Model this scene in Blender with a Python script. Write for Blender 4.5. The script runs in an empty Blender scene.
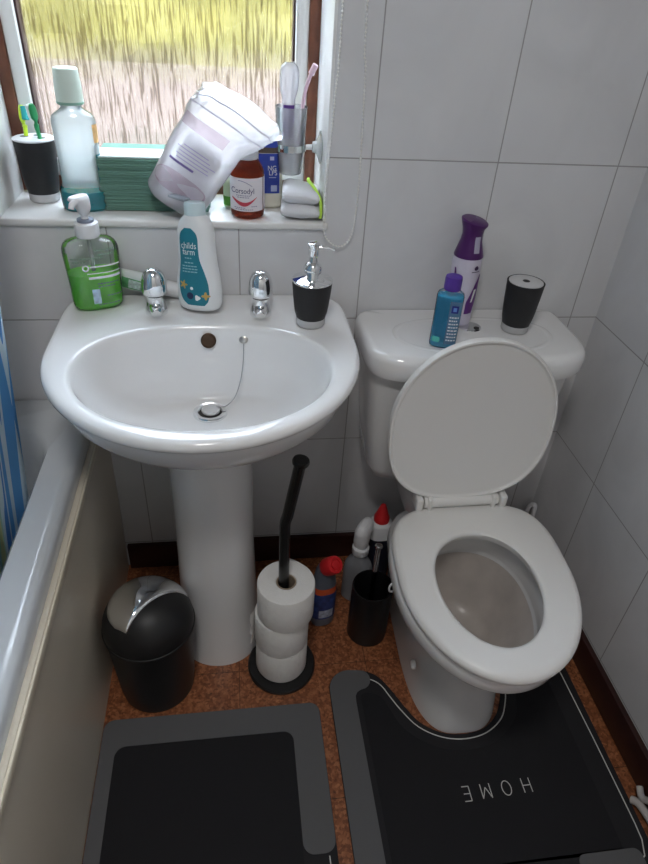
import bpy, bmesh, math, random
from mathutils import Vector, Matrix, noise as mnoise
PI = math.pi
random.seed(7)
SC = bpy.context.scene
COL = SC.collection

# ------------------------------------------------------------------ materials
MATS = {}
def nt(m):
    m.use_nodes = True
    return m.node_tree, m.node_tree.nodes, m.node_tree.links

def mat(name, col, rough=.5, metal=0, spec=.5, coat=0, trans=0, ior=1.45, var=0, vscale=20, bump=0, bscale=60, sheen=0, sss=0, alpha=1):
    if name in MATS: return MATS[name]
    m = bpy.data.materials.new(name); MATS[name] = m
    t, n, l = nt(m)
    b = n['Principled BSDF']
    b.inputs['Base Color'].default_value = (*col, 1)
    b.inputs['Roughness'].default_value = rough
    b.inputs['Metallic'].default_value = metal
    b.inputs['Specular IOR Level'].default_value = spec
    b.inputs['Coat Weight'].default_value = coat
    b.inputs['Transmission Weight'].default_value = trans
    b.inputs['IOR'].default_value = ior
    b.inputs['Sheen Weight'].default_value = sheen
    b.inputs['Alpha'].default_value = alpha
    if sss:
        b.inputs['Subsurface Weight'].default_value = sss
        b.inputs['Subsurface Radius'].default_value = (.01, .01, .01)
    if var or bump:
        tc = n.new('ShaderNodeTexCoord')
    if var:
        nz = n.new('ShaderNodeTexNoise'); nz.inputs['Scale'].default_value = vscale; nz.inputs['Detail'].default_value = 4
        l.new(tc.outputs['Object'], nz.inputs['Vector'])
        rp = n.new('ShaderNodeValToRGB')
        rp.color_ramp.elements[0].position = .3; rp.color_ramp.elements[1].position = .7
        rp.color_ramp.elements[0].color = (*[max(0, c * (1 - var)) for c in col], 1)
        rp.color_ramp.elements[1].color = (*[min(1, c * (1 + var)) for c in col], 1)
        l.new(nz.outputs['Fac'], rp.inputs['Fac']); l.new(rp.outputs['Color'], b.inputs['Base Color'])
    if bump:
        nb = n.new('ShaderNodeTexNoise'); nb.inputs['Scale'].default_value = bscale; nb.inputs['Detail'].default_value = 3
        l.new(tc.outputs['Object'], nb.inputs['Vector'])
        bp = n.new('ShaderNodeBump'); bp.inputs['Strength'].default_value = bump; bp.inputs['Distance'].default_value = .004
        l.new(nb.outputs['Fac'], bp.inputs['Height']); l.new(bp.outputs['Normal'], b.inputs['Normal'])
    return m

def clear_mat(name, tint=(1, 1, 1), gloss=.12, milk=0, milkcol=(.9, .9, .95), rough=.06, trl=0):
    """thin clear plastic: see-through shell with a glossy face and some milky diffuse"""
    if name in MATS: return MATS[name]
    m = bpy.data.materials.new(name); MATS[name] = m
    t, n, l = nt(m)
    n.remove(n['Principled BSDF'])
    out = n['Material Output']
    tr = n.new('ShaderNodeBsdfTransparent'); tr.inputs['Color'].default_value = (*tint, 1)
    gl = n.new('ShaderNodeBsdfGlossy'); gl.inputs['Roughness'].default_value = rough
    fr = n.new('ShaderNodeFresnel'); fr.inputs['IOR'].default_value = 1.45
    ad = n.new('ShaderNodeMath'); ad.operation = 'ADD'; ad.use_clamp = True; ad.inputs[1].default_value = gloss * .4
    l.new(fr.outputs['Fac'], ad.inputs[0])
    base = tr
    if milk:
        df = n.new('ShaderNodeBsdfDiffuse'); df.inputs['Color'].default_value = (*milkcol, 1)
        tl = n.new('ShaderNodeBsdfTranslucent'); tl.inputs['Color'].default_value = (*milkcol, 1)
        md = n.new('ShaderNodeMixShader'); md.inputs['Fac'].default_value = trl or .5
        l.new(df.outputs[0], md.inputs[1]); l.new(tl.outputs[0], md.inputs[2])
        mm = n.new('ShaderNodeMixShader'); mm.inputs['Fac'].default_value = milk
        l.new(tr.outputs[0], mm.inputs[1]); l.new(md.outputs[0], mm.inputs[2])
        base = mm
    mx = n.new('ShaderNodeMixShader')
    l.new(ad.outputs[0], mx.inputs['Fac']); l.new(base.outputs[0], mx.inputs[1]); l.new(gl.outputs[0], mx.inputs[2])
    l.new(mx.outputs[0], out.inputs['Surface'])
    return m

def tile_mat(name, axis, u0):
    """large pale wall tiles 250 x 328 mm; grout grid anchored on u0 and on the row line at z=.7445"""
    m = bpy.data.materials.new(name)
    t, n, l = nt(m); b = n['Principled BSDF']
    geo = n.new('ShaderNodeNewGeometry')
    sp = n.new('ShaderNodeSeparateXYZ'); l.new(geo.outputs['Position'], sp.inputs[0])
    def grid(sock, off, size):
        a = n.new('ShaderNodeMath'); a.operation = 'SUBTRACT'; a.inputs[1].default_value = off; l.new(sock, a.inputs[0])
        d = n.new('ShaderNodeMath'); d.operation = 'DIVIDE'; d.inputs[1].default_value = size; l.new(a.outputs[0], d.inputs[0])
        r = n.new('ShaderNodeMath'); r.operation = 'ROUND'; l.new(d.outputs[0], r.inputs[0])
        s = n.new('ShaderNodeMath'); s.operation = 'SUBTRACT'; l.new(d.outputs[0], s.inputs[0]); l.new(r.outputs[0], s.inputs[1])
        q = n.new('ShaderNodeMath'); q.operation = 'ABSOLUTE'; l.new(s.outputs[0], q.inputs[0])
        k = n.new('ShaderNodeMath'); k.operation = 'MULTIPLY'; k.inputs[1].default_value = size; l.new(q.outputs[0], k.inputs[0])
        return k.outputs[0]
    du = grid(sp.outputs[axis], u0, .25); dz = grid(sp.outputs['Z'], .7445, .328)
    mn = n.new('ShaderNodeMath'); mn.operation = 'MINIMUM'; l.new(du, mn.inputs[0]); l.new(dz, mn.inputs[1])
    mr = n.new('ShaderNodeMapRange'); mr.inputs['From Min'].default_value = .0007; mr.inputs['From Max'].default_value = .0016
    l.new(mn.outputs[0], mr.inputs['Value'])
    mc = n.new('ShaderNodeMapping'); mc.inputs['Scale'].default_value = (3, 3, 2); mc.inputs['Rotation'].default_value = (.3, .6, .4)
    l.new(geo.outputs['Position'], mc.inputs['Vector'])
    nz = n.new('ShaderNodeTexNoise'); nz.inputs['Scale'].default_value = 2.2; nz.inputs['Detail'].default_value = 3; nz.inputs['Distortion'].default_value = 1.2
    l.new(mc.outputs[0], nz.inputs['Vector'])
    cr = n.new('ShaderNodeValToRGB'); cr.color_ramp.elements[0].position = .35; cr.color_ramp.elements[1].position = .65
    cr.color_ramp.elements[0].color = (.66, .665, .68, 1); cr.color_ramp.elements[1].color = (.71, .715, .73, 1)
    l.new(nz.outputs['Fac'], cr.inputs['Fac'])
    mx = n.new('ShaderNodeMix'); mx.data_type = 'RGBA'
    mx.inputs['A'].default_value = (.36, .35, .35, 1)
    l.new(mr.outputs[0], mx.inputs['Factor']); l.new(cr.outputs['Color'], mx.inputs['B'])
    l.new(mx.outputs['Result'], b.inputs['Base Color'])
    b.inputs['Roughness'].default_value = .16
    b.inputs['Specular IOR Level'].default_value = .4
    bp = n.new('ShaderNodeBump'); bp.inputs['Strength'].default_value = .5; bp.inputs['Distance'].default_value = .001
    l.new(mr.outputs[0], bp.inputs['Height']); l.new(bp.outputs['Normal'], b.inputs['Normal'])
    return m

def cork_mat():
    m = bpy.data.materials.new('cork_floor')
    t, n, l = nt(m); b = n['Principled BSDF']
    geo = n.new('ShaderNodeNewGeometry')
    v = n.new('ShaderNodeTexVoronoi'); v.inputs['Scale'].default_value = 190; l.new(geo.outputs['Position'], v.inputs['Vector'])
    nz = n.new('ShaderNodeTexNoise'); nz.inputs['Scale'].default_value = 70; nz.inputs['Detail'].default_value = 6; l.new(geo.outputs['Position'], nz.inputs['Vector'])
    mx = n.new('ShaderNodeMix'); mx.data_type = 'FLOAT'; mx.inputs['Factor'].default_value = .6
    sc = n.new('ShaderNodeSeparateColor'); l.new(v.outputs['Color'], sc.inputs[0])
    l.new(sc.outputs[0], mx.inputs['A']); l.new(nz.outputs['Fac'], mx.inputs['B'])
    cr = n.new('ShaderNodeValToRGB')
    e = cr.color_ramp.elements
    e[0].position = .18; e[0].color = (.10, .032, .013, 1)
    e[1].position = .8; e[1].color = (.46, .19, .085, 1)
    k = e.new(.5); k.color = (.255, .086, .034, 1)
    l.new(mx.outputs['Result'], cr.inputs['Fac'])
    br = n.new('ShaderNodeTexBrick'); br.offset = 0
    br.inputs['Scale'].default_value = 1; br.inputs['Brick Width'].default_value = .305; br.inputs['Row Height'].default_value = .305
    br.inputs['Mortar Size'].default_value = .0009
    br.inputs['Color1'].default_value = (1, 1, 1, 1); br.inputs['Color2'].default_value = (1, 1, 1, 1); br.inputs['Mortar'].default_value = (.35, .35, .35, 1)
    mp = n.new('ShaderNodeMapping'); mp.inputs['Location'].default_value = (.277, .05, 0); l.new(geo.outputs['Position'], mp.inputs['Vector'])
    l.new(mp.outputs[0], br.inputs['Vector'])
    ml = n.new('ShaderNodeMix'); ml.data_type = 'RGBA'; ml.blend_type = 'MULTIPLY'; ml.inputs['Factor'].default_value = 1
    l.new(cr.outputs['Color'], ml.inputs['A']); l.new(br.outputs['Color'], ml.inputs['B'])
    l.new(ml.outputs['Result'], b.inputs['Base Color'])
    b.inputs['Roughness'].default_value = .38
    return m

def obscure_glass():
    """streaky textured bathroom glass"""
    m = bpy.data.materials.new('streaky_obscure_glass')
    t, n, l = nt(m); n.remove(n['Principled BSDF']); out = n['Material Output']
    geo = n.new('ShaderNodeNewGeometry')
    mp = n.new('ShaderNodeMapping'); mp.inputs['Scale'].default_value = (250, 1, 17); mp.inputs['Rotation'].default_value = (0, .03, 0)
    l.new(geo.outputs['Position'], mp.inputs['Vector'])
    nz = n.new('ShaderNodeTexNoise'); nz.inputs['Scale'].default_value = 1; nz.inputs['Detail'].default_value = 3.5; nz.inputs['Distortion'].default_value = .5
    l.new(mp.outputs[0], nz.inputs['Vector'])
    bp = n.new('ShaderNodeBump'); bp.inputs['Strength'].default_value = 1; bp.inputs['Distance'].default_value = .0035
    l.new(nz.outputs['Fac'], bp.inputs['Height'])
    rf = n.new('ShaderNodeBsdfRefraction'); rf.inputs['IOR'].default_value = 1.25; rf.inputs['Roughness'].default_value = .12
    l.new(bp.outputs['Normal'], rf.inputs['Normal'])
    tr = n.new('ShaderNodeBsdfTransparent')
    cr = n.new('ShaderNodeValToRGB')
    cr.color_ramp.elements[0].position = .40; cr.color_ramp.elements[1].position = .5
    cr.color_ramp.elements[0].color = (.70, .67, .64, 1); cr.color_ramp.elements[1].color = (1, 1, 1, 1)
    l.new(nz.outputs['Fac'], cr.inputs['Fac'])
    l.new(cr.outputs['Color'], tr.inputs['Color']); l.new(cr.outputs['Color'], rf.inputs['Color'])
    mx = n.new('ShaderNodeMixShader'); mx.inputs['Fac'].default_value = .5
    l.new(rf.outputs[0], mx.inputs[1]); l.new(tr.outputs[0], mx.inputs[2])
    gl = n.new('ShaderNodeBsdfGlossy'); gl.inputs['Roughness'].default_value = .12; l.new(bp.outputs['Normal'], gl.inputs['Normal'])
    m2 = n.new('ShaderNodeMixShader'); m2.inputs['Fac'].default_value = .06
    l.new(mx.outputs[0], m2.inputs[1]); l.new(gl.outputs[0], m2.inputs[2])
    l.new(m2.outputs[0], out.inputs['Surface'])
    return m

CERAMIC = mat('white_glazed_ceramic', (.80, .80, .80), .1, coat=.3)
PLASTW = mat('white_gloss_plastic', (.78, .77, .75), .28)
CHROME = mat('chrome', (.86, .87, .88), .05, metal=1)
BLACKP = mat('black_matt_plastic', (.012, .012, .013), .42)
BLACKS = mat('black_rubberised_sleeve', (.018, .018, .02), .55)
WOODF = mat('brown_window_wood', (.17, .062, .035), .4, var=.25, vscale=30)
SKIRT = mat('dark_brown_skirting', (.035, .011, .009), .35, var=.2)
WHITEP = mat('white_paint', (.80, .80, .79), .35)
GREYMAT = mat('mid_grey_mat_pile', (.118, .119, .124), .9, bump=.3, bscale=900)
BLACKMAT = mat('black_mat_pile', (.0115, .0115, .014), .9, bump=.3, bscale=900)
CHARMAT = mat('charcoal_mat_pile', (.019, .019, .022), .9, bump=.3, bscale=900)
LINEW = mat('off_white_line', (.62, .62, .6), .8)
PAPER = mat('white_tissue', (.82, .81, .79), .95, bump=.35, bscale=260)
CLEARP = clear_mat('clear_plastic', (.96, .97, .98), .12)
WHITEPL = mat('white_plastic', (.80, .81, .83), .35)

# ------------------------------------------------------------------ mesh helpers
def setp(o, label=None, cat=None, group=None, kind=None):
    if label: o['label'] = label
    if cat: o['category'] = cat
    if group: o['group'] = group
    if kind: o['kind'] = kind
    return o

def obj(name, bm, m, parent=None, angle=35, smooth=True):
    me = bpy.data.meshes.new(name)
    bmesh.ops.recalc_face_normals(bm, faces=bm.faces[:])
    bm.to_mesh(me); bm.free()
    if smooth:
        me.shade_smooth()
        me.set_sharp_from_angle(angle=math.radians(angle))
    me.materials.append(m)
    o = bpy.data.objects.new(name, me); COL.objects.link(o)
    if parent: o.parent = parent
    return o

def empty(name, loc, label, cat, group=None, rot=(0, 0, 0)):
    o = bpy.data.objects.new(name, None); COL.objects.link(o)
    o.empty_display_size = .05
    o.location = loc; o.rotation_euler = rot
    return setp(o, label, cat, group)

def struct(name, bm, m, angle=35):
    return setp(obj(name, bm, m, None, angle), kind='structure')

def box(bm, x0, x1, y0, y1, z0, z1, bev=0, seg=2):
    r = bmesh.ops.create_cube(bm, size=1)
    vs = r['verts']
    for v in vs:
        v.co = Vector((x0 + (v.co.x + .5) * (x1 - x0), y0 + (v.co.y + .5) * (y1 - y0), z0 + (v.co.z + .5) * (z1 - z0)))
    if bev:
        es = list({e for v in vs for e in v.link_edges})
        bmesh.ops.bevel(bm, geom=es, offset=bev, segments=seg, profile=.5, affect='EDGES')
    return bm

def loft(bm, rings, cap0=True, cap1=True, close=True):
    vr = [[bm.verts.new(p) for p in r] for r in rings]
    n = len(vr[0])
    for a, b in zip(vr, vr[1:]):
        for i in range(n if close else n - 1):
            j = (i + 1) % n
            bm.faces.new((a[i], a[j], b[j], b[i]))
    if cap0: bm.faces.new(vr[0][::-1])
    if cap1: bm.faces.new(vr[-1])
    return vr

def lathe(bm, prof, N=48, cx=0, cy=0, cap0=True, cap1=True):
    rings = []
    for r, z in prof:
        rings.append([Vector((cx + r * math.cos(2 * PI * i / N), cy + r * math.sin(2 * PI * i / N), z)) for i in range(N)])
    loft(bm, rings, cap0, cap1)
    return bm

def tube(bm, pts, rad, N=10, cap=True):
    pts = [Vector(p) for p in pts]
    rads = rad if isinstance(rad, (list, tuple)) else [rad] * len(pts)
    rings = []; up = None
    for i, p in enumerate(pts):
        d = (pts[min(i + 1, len(pts) - 1)] - pts[max(i - 1, 0)]).normalized()
        if up is None:
            up = Vector((0, 0, 1)) if abs(d.z) < .9 else Vector((1, 0, 0))
        s = d.cross(up)
        if s.length < 1e-6: s = d.orthogonal()
        s.normalize(); u = s.cross(d).normalized(); up = u
        rings.append([p + (s * math.cos(2 * PI * k / N) + u * math.sin(2 * PI * k / N)) * rads[i] for k in range(N)])
    loft(bm, rings, cap, cap)
    return bm

def smooth_path(pts, k=6):
    P = [Vector(p) for p in pts]; out = []
    for i in range(len(P) - 1):
        p0 = P[max(i - 1, 0)]; p1 = P[i]; p2 = P[i + 1]; p3 = P[min(i + 2, len(P) - 1)]
        for j in range(k):
            t = j / k
            out.append(.5 * ((2 * p1) + (p2 - p0) * t + (2 * p0 - 5 * p1 + 4 * p2 - p3) * t * t + (3 * p1 - p0 - 3 * p2 + p3) * t ** 3))
    out.append(P[-1]); return out

def sg(x): return -1 if x < 0 else 1
def sup(cx, cy, z, a, bf, bb=None, nf=2., nb=2., N=96):
    """superellipse ring; front half (-y) depth bf exponent nf, back half depth bb exponent nb"""
    bb = bf if bb is None else bb
    R = []
    for i in range(N):
        t = 2 * PI * i / N; c, s = math.cos(t), math.sin(t)
        n = nf if s < 0 else nb; b = bf if s < 0 else bb
        R.append(Vector((cx + a * sg(c) * abs(c) ** (2 / n), cy + b * sg(s) * abs(s) ** (2 / n), z)))
    return R

def prism(bm, pts, z0, z1, bev=0, seg=2):
    vs = [bm.verts.new((p[0], p[1], z0)) for p in pts]
    f = bm.faces.new(vs)
    r = bmesh.ops.extrude_face_region(bm, geom=[f])
    top = [v for v in r['geom'] if isinstance(v, bmesh.types.BMVert)]
    for v in top: v.co.z = z1
    if bev:
        ts = set(top)
        es = [e for e in bm.edges if e.verts[0] in ts and e.verts[1] in ts]
        bmesh.ops.bevel(bm, geom=es, offset=bev, segments=seg, profile=.5, affect='EDGES')
    return bm

def rrect(x0, x1, y0, y1, r, k=8):
    rs = r if isinstance(r, (list, tuple)) else [r] * 4     # order: (x1,y1) (x0,y1) (x0,y0) (x1,y0)
    P = []
    for (cx, cy, a0, rr) in ((x1, y1, 0, rs[0]), (x0, y1, 90, rs[1]), (x0, y0, 180, rs[2]), (x1, y0, 270, rs[3])):
        ox = cx - rr if cx == x1 else cx + rr; oy = cy - rr if cy == y1 else cy + rr
        for i in range(k + 1):
            a = math.radians(a0 + 90 * i / k)
            P.append((ox + rr * math.cos(a), oy + rr * math.sin(a)))
    return P

class Body:
    """bottle-like solid: keyed superelliptic sections along z"""
    def __init__(s, keys, n=2.3):
        s.k = [tuple(k) + (0,) * (5 - len(k)) for k in keys]; s.n = n
    def at(s, z):
        K = s.k
        if z <= K[0][0]: return K[0][1:]
        for i in range(len(K) - 1):
            if z <= K[i + 1][0]:
                a, b = K[i], K[i + 1]; t = (z - a[0]) / max(1e-9, b[0] - a[0])
                p, q = K[max(i - 1, 0)], K[min(i + 2, len(K) - 1)]
                o = []
                for c in range(1, 5):
                    h = b[0] - a[0]
                    m0 = (b[c] - p[c]) / max(1e-9, b[0] - p[0]) * h; m1 = (q[c] - a[c]) / max(1e-9, q[0] - a[0]) * h
                    if i == 0: m0 = b[c] - a[c]
                    if i + 2 >= len(K): m1 = b[c] - a[c]
                    if (b[c] - a[c]) * m0 < 0: m0 = 0
                    if (b[c] - a[c]) * m1 < 0: m1 = 0
                    if a[c] == b[c]: m0 = m1 = 0
                    o.append((2 * t ** 3 - 3 * t * t + 1) * a[c] + (t ** 3 - 2 * t * t + t) * m0 + (-2 * t ** 3 + 3 * t * t) * b[c] + (t ** 3 - t * t) * m1)
                return o
        return K[-1][1:]
    def ring(s, z, off=0, N=48):
        a, b, ox, oy = s.at(z)
        return [Vector((ox + v.x, oy + v.y, z)) for v in sup(0, 0, z, a + off, b + off, nf=s.n, nb=s.n, N=N)]
    def build(s, bm, z0=None, z1=None, step=.004, off=0, N=48, cap0=True, cap1=True):
        z0 = s.k[0][0] if z0 is None else z0; z1 = s.k[-1][0] if z1 is None else z1
        zs = {z0, z1} | {k[0] for k in s.k if z0 <= k[0] <= z1}
        n = max(1, int((z1 - z0) / step))
        zs |= {z0 + (z1 - z0) * i / n for i in range(n + 1)}
        zs = sorted(zs); zz = [zs[0]]
        for z in zs[1:]:
            if z - zz[-1] > 1e-5: zz.append(z)
        loft(bm, [s.ring(z, off, N) for z in zz], cap0, cap1)
        return bm
    def front(s, x, z, off=.0005):
        a, b, ox, oy = s.at(z)
        u = max(-.9999, min(.9999, x / a))
        y = -b * (1 - abs(u) ** s.n) ** (1 / s.n)
        e = 1e-3; u2 = max(-.9999, min(.9999, (x + e * a * (-1 if u > 0 else 1)) / a))
        y2 = -b * (1 - abs(u2) ** s.n) ** (1 / s.n)
        tx, ty = (u2 - u) * a, y2 - y
        nv = Vector((ty, -tx, 0)); 
        if nv.length < 1e-9: nv = Vector((0, -1, 0))
        nv.normalize()
        if nv.dot(Vector((x, y, 0))) < 0: nv = -nv
        return Vector((ox + x, oy + y, z)) + nv * off
    def arc(s, th, z, off=.0005):
        a, b, ox, oy = s.at(z); c, q = math.cos(th), math.sin(th)
        return Vector((ox + (a + off) * sg(c) * abs(c) ** (2 / s.n), oy + (b + off) * sg(q) * abs(q) ** (2 / s.n), z))
    def label(s, bm, z0, z1, L, R, off=.0005, nu=16, nv=20):
        rows = []
        for j in range(nv + 1):
            z = z0 + (z1 - z0) * j / nv
            l = L(z) if callable(L) else L; r = R(z) if callable(R) else R
            rows.append([s.front(l + (r - l) * i / nu, z, off) for i in range(nu + 1)])
        loft(bm, rows, False, False, close=False)
        return bm
    def wrap(s, bm, th0, th1, z0, z1, off=.0005, nu=24, nv=6):
        loft(bm, [[s.arc(th0 + (th1 - th0) * i / nu, z0 + (z1 - z0) * j / nv, off) for i in range(nu + 1)] for j in range(nv + 1)], False, False, close=False)
        return bm

def text_bm(txt, size, align='CENTER', squeeze=1.0, shear=0):
    c = bpy.data.curves.new('t', 'FONT'); c.body = txt; c.size = size; c.align_x = align; c.align_y = 'CENTER'
    c.resolution_u = 3; c.shear = shear
    o = bpy.data.objects.new('t', c); COL.objects.link(o)
    dg = bpy.context.evaluated_depsgraph_get()
    me = bpy.data.meshes.new_from_object(o.evaluated_get(dg))
    bm = bmesh.new(); bm.from_mesh(me)
    bpy.data.objects.remove(o); bpy.data.meshes.remove(me); bpy.data.curves.remove(c)
    bmesh.ops.remove_doubles(bm, verts=bm.verts[:], dist=1e-6)
    for v in bm.verts: v.co.x *= squeeze
    return bm

def map_bm(bm, fn):
    for v in bm.verts: v.co = fn(v.co.x, v.co.y)
    return bm

def join(bm, other):
    me = bpy.data.meshes.new('tmp'); other.to_mesh(me); other.free(); bm.from_mesh(me); bpy.data.meshes.remove(me)
    return bm

def nb(): return bmesh.new()
def xf(bm, M):
    bmesh.ops.transform(bm, matrix=M, verts=bm.verts[:]); return bm
def part(name, bm, m, parent, angle=35, label=None):
    o = obj(name, bm, m, parent, angle)
    if label: o['label'] = label
    return o
def flat_patch(pts):
    bm = nb(); bm.faces.new([bm.verts.new(p) for p in pts]); return bm

# ------------------------------------------------------------------ room
XR, XL, YF, ZC = .5628, -1.28, -1.95, 2.35
WX0, WX1, WZ0, WZ1 = -.69, -.079, .95, 1.95
TB = tile_mat('wall_tiles_back', 'X', 0.0); TS = tile_mat('wall_tiles_side', 'Y', -.2076)

bm = nb(); box(bm, XL - .1, XR + .1, YF - .1, .3, -.1, 0); struct('floor', bm, cork_mat())
bm = nb(); box(bm, XL - .1, XR + .1, YF - .1, .3, ZC, ZC + .1); struct('ceiling', bm, mat('ceiling_paint', (.8, .8, .79), .8))
bm = nb()                                       # back wall around the window opening
box(bm, XL, WX0, 0, .28, 0, ZC); box(bm, WX1, XR, 0, .28, 0, ZC)
box(bm, WX0, WX1, 0, .28, 0, WZ0 - .012); box(bm, WX0, WX1, 0, .28, WZ1, ZC)
struct('wall_back', bm, TB)
bm = nb(); box(bm, XR, XR + .1, YF, .28, 0, ZC); struct('wall_right', bm, TS)
bm = nb(); box(bm, XL - .1, XL, YF, .28, 0, ZC); struct('wall_left', bm, TS)
bm = nb()
DX0, DX1 = -.52, .26
box(bm, XL, DX0, YF - .1, YF, 0, ZC); box(bm, DX1, XR, YF - .1, YF, 0, ZC); box(bm, DX0, DX1, YF - .1, YF, 2.02, ZC)
struct('wall_front', bm, WHITEP)
bm = nb(); box(bm, DX0, DX1, YF - .07, YF - .03, 0, 2.02); struct('door_1', bm, WHITEP)
bm = nb(); box(bm, -.566, XR, -.014, 0, 0, .0855, .003); struct('baseboard_back', bm, SKIRT)
bm = nb(); box(bm, XR - .014, XR, YF, -.014, 0, .0855, .003); struct('baseboard_right', bm, SKIRT)
# reveals and sill
bm = nb()
box(bm, WX0 - .002, WX0 + .006, .001, .172, WZ0, WZ1 - .002, .001); box(bm, WX1 - .006, WX1 + .002, .001, .172, WZ0, WZ1 - .002, .001)
box(bm, WX0, WX1, .001, .172, WZ1 - .006, WZ1 + .001)
struct('trim_1', bm, mat('reveal_white', (.82, .82, .81), .3))
bm = nb(); box(bm, WX0 - .004, WX1 + .004, -.008, .172, WZ0 - .012, WZ0 + .003, .005, 3)
struct('trim_2', bm, WHITEP)

# window: outer brown frame, white sash, dark gasket, streaky pane
def frame_bm(x0, x1, z0, z1, w, wb, y0, y1, bev=.002):
    bm = nb()
    box(bm, x0, x0 + w, y0, y1, z0, z1, bev); box(bm, x1 - w, x1, y0, y1, z0, z1, bev)
    box(bm, x0 + w, x1 - w, y0, y1, z0, z0 + wb, bev); box(bm, x0 + w, x1 - w, y0, y1, z1 - w, z1, bev)
    return bm
fx0, fx1, fz0, fz1 = WX0, WX1, WZ0 + .003, WZ1
win = struct('window_1', frame_bm(fx0, fx1, fz0, fz1, .027, .03, .172, .262), WOODF)
sash = obj('sash', frame_bm(fx0 + .027, fx1 - .027, fz0 + .030, fz1 - .027, .025, .032, .178, .235, .003), WHITEP, win)
gas = obj('gasket', frame_bm(fx0 + .052, fx1 - .052, fz0 + .062, fz1 - .052, .004, .004, .19, .22, .0), mat('gasket_brown', (.05, .025, .025), .5), win)
bm = nb(); box(bm, fx0 + .053, fx1 - .053, .203, .207, fz0 + .063, fz1 - .053)
obj('pane', bm, obscure_glass(), win, smooth=False)

# ------------------------------------------------------------------ garden outside
bm = nb(); box(bm, -9, 9, .6, 14, -.55, -.45)
setp(obj('ground', bm, mat('pale_paving', (.10, .091, .088), .8, var=.12, vscale=3)), kind='structure')
bm = nb(); box(bm, -8, 8, 5.0, 5.25, -.45, .62)
setp(obj('garden_wall', bm, mat('pink_sandstone', (.108, .078, .062), .85, var=.25, vscale=2.5)), kind='structure')
bm = nb()
NX, NZ = 90, 26
rows = []
for j in range(NZ + 1):
    z = .45 + 3.6 * j / NZ; row = []
    for i in range(NX + 1):
        x = -9 + 18 * i / NX
        q = Vector((x * 1.3, z * 1.3, 3.1))
        row.append(Vector((x, 5.9 - .35 * mnoise.noise(q) - .18 * mnoise.noise(q * 3.1) + .25 * (j / NZ) ** 3, z)))
    rows.append(row)
rows.append([Vector((p.x, 7.2, p.z)) for p in rows[-1]]); rows.append([Vector((p.x, 7.2, .45)) for p in rows[-1]])
loft(bm, rows, False, False, close=False)
setp(obj('hedge', bm, mat('yellow_green_leaves', (.112, .092, .017), .7, var=.5, vscale=1.8), smooth=False),
     'tall yellow green hedge blurred behind the streaky window glass', 'hedge', kind='stuff')

# ------------------------------------------------------------------ bathtub
BX0, BX1, BY0, BY1, BZ = XL + .002, -.577, -1.72, -.002, .553
tub = empty('bathtub', (0, 0, 0), 'white bath with a cream side panel running beside the washbasin', 'bathtub')
bm = nb()
def tubring(x0, x1, y0, y1, z, r):
    return [Vector((p[0], p[1], z)) for p in rrect(x0, x1, y0, y1, r, 10)]
R = [tubring(BX0 + .2, BX1 - .20, BY0 + .3, BY1 - .2, .16, .1),
     tubring(BX0 + .13, BX1 - .145, BY0 + .2, BY1 - .15, .18, .12),
     tubring(BX0 + .11, BX1 - .115, BY0 + .15, BY1 - .125, .26, .12),
     tubring(BX0 + .08, BX1 - .083, BY0 + .1, BY1 - .095, .50, .12),
     tubring(BX0 + .07, BX1 - .071, BY0 + .09, BY1 - .085, .54, .12),
     tubring(BX0 + .062, BX1 - .062, BY0 + .08, BY1 - .076, BZ, .12),
     tubring(BX0 + .03, BX1 - .022, BY0 + .03, BY1 - .03, BZ + .002, .03),
     tubring(BX0 + .005, BX1 - .008, BY0 + .005, BY1 - .004, BZ, .012),
     tubring(BX0, BX1, BY0, BY1, BZ - .010, .010),
     tubring(BX0, BX1, BY0, BY1, BZ - .042, .010),
     tubring(BX0 + .01, BX1 - .012, BY0 + .01, BY1 - .004, BZ - .046, .010)]
loft(bm, R, True, False)
part('tub', bm, mat('bath_enamel', (.60, .625, .645), .14, coat=.2), tub, 50)
bm = nb()
PR = [(-.572, .0), (-.572, .04), (-.570, .1), (-.567, .25), (-.565, .42), (-.565, .510), (-.567, .5125), (-.572, .5125)]
loft(bm, [[Vector((x, BY0, z)) for x, z in PR] + [Vector((-.592, BY0, .505)), Vector((-.592, BY0, 0))],
          [Vector((x, -.003, z)) for x, z in PR] + [Vector((-.592, -.003, .505)), Vector((-.592, -.003, 0))]])
pan = part('side_panel', bm, mat('cream_panel', (.70, .64, .53), .3), tub, 20)
bm = nb(); box(bm, -.5655, -.5615, BY0, -.004, .496, .5135, .0015); part('panel_trim', bm, mat('cream_trim', (.80, .73, .58), .3), pan)

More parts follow.
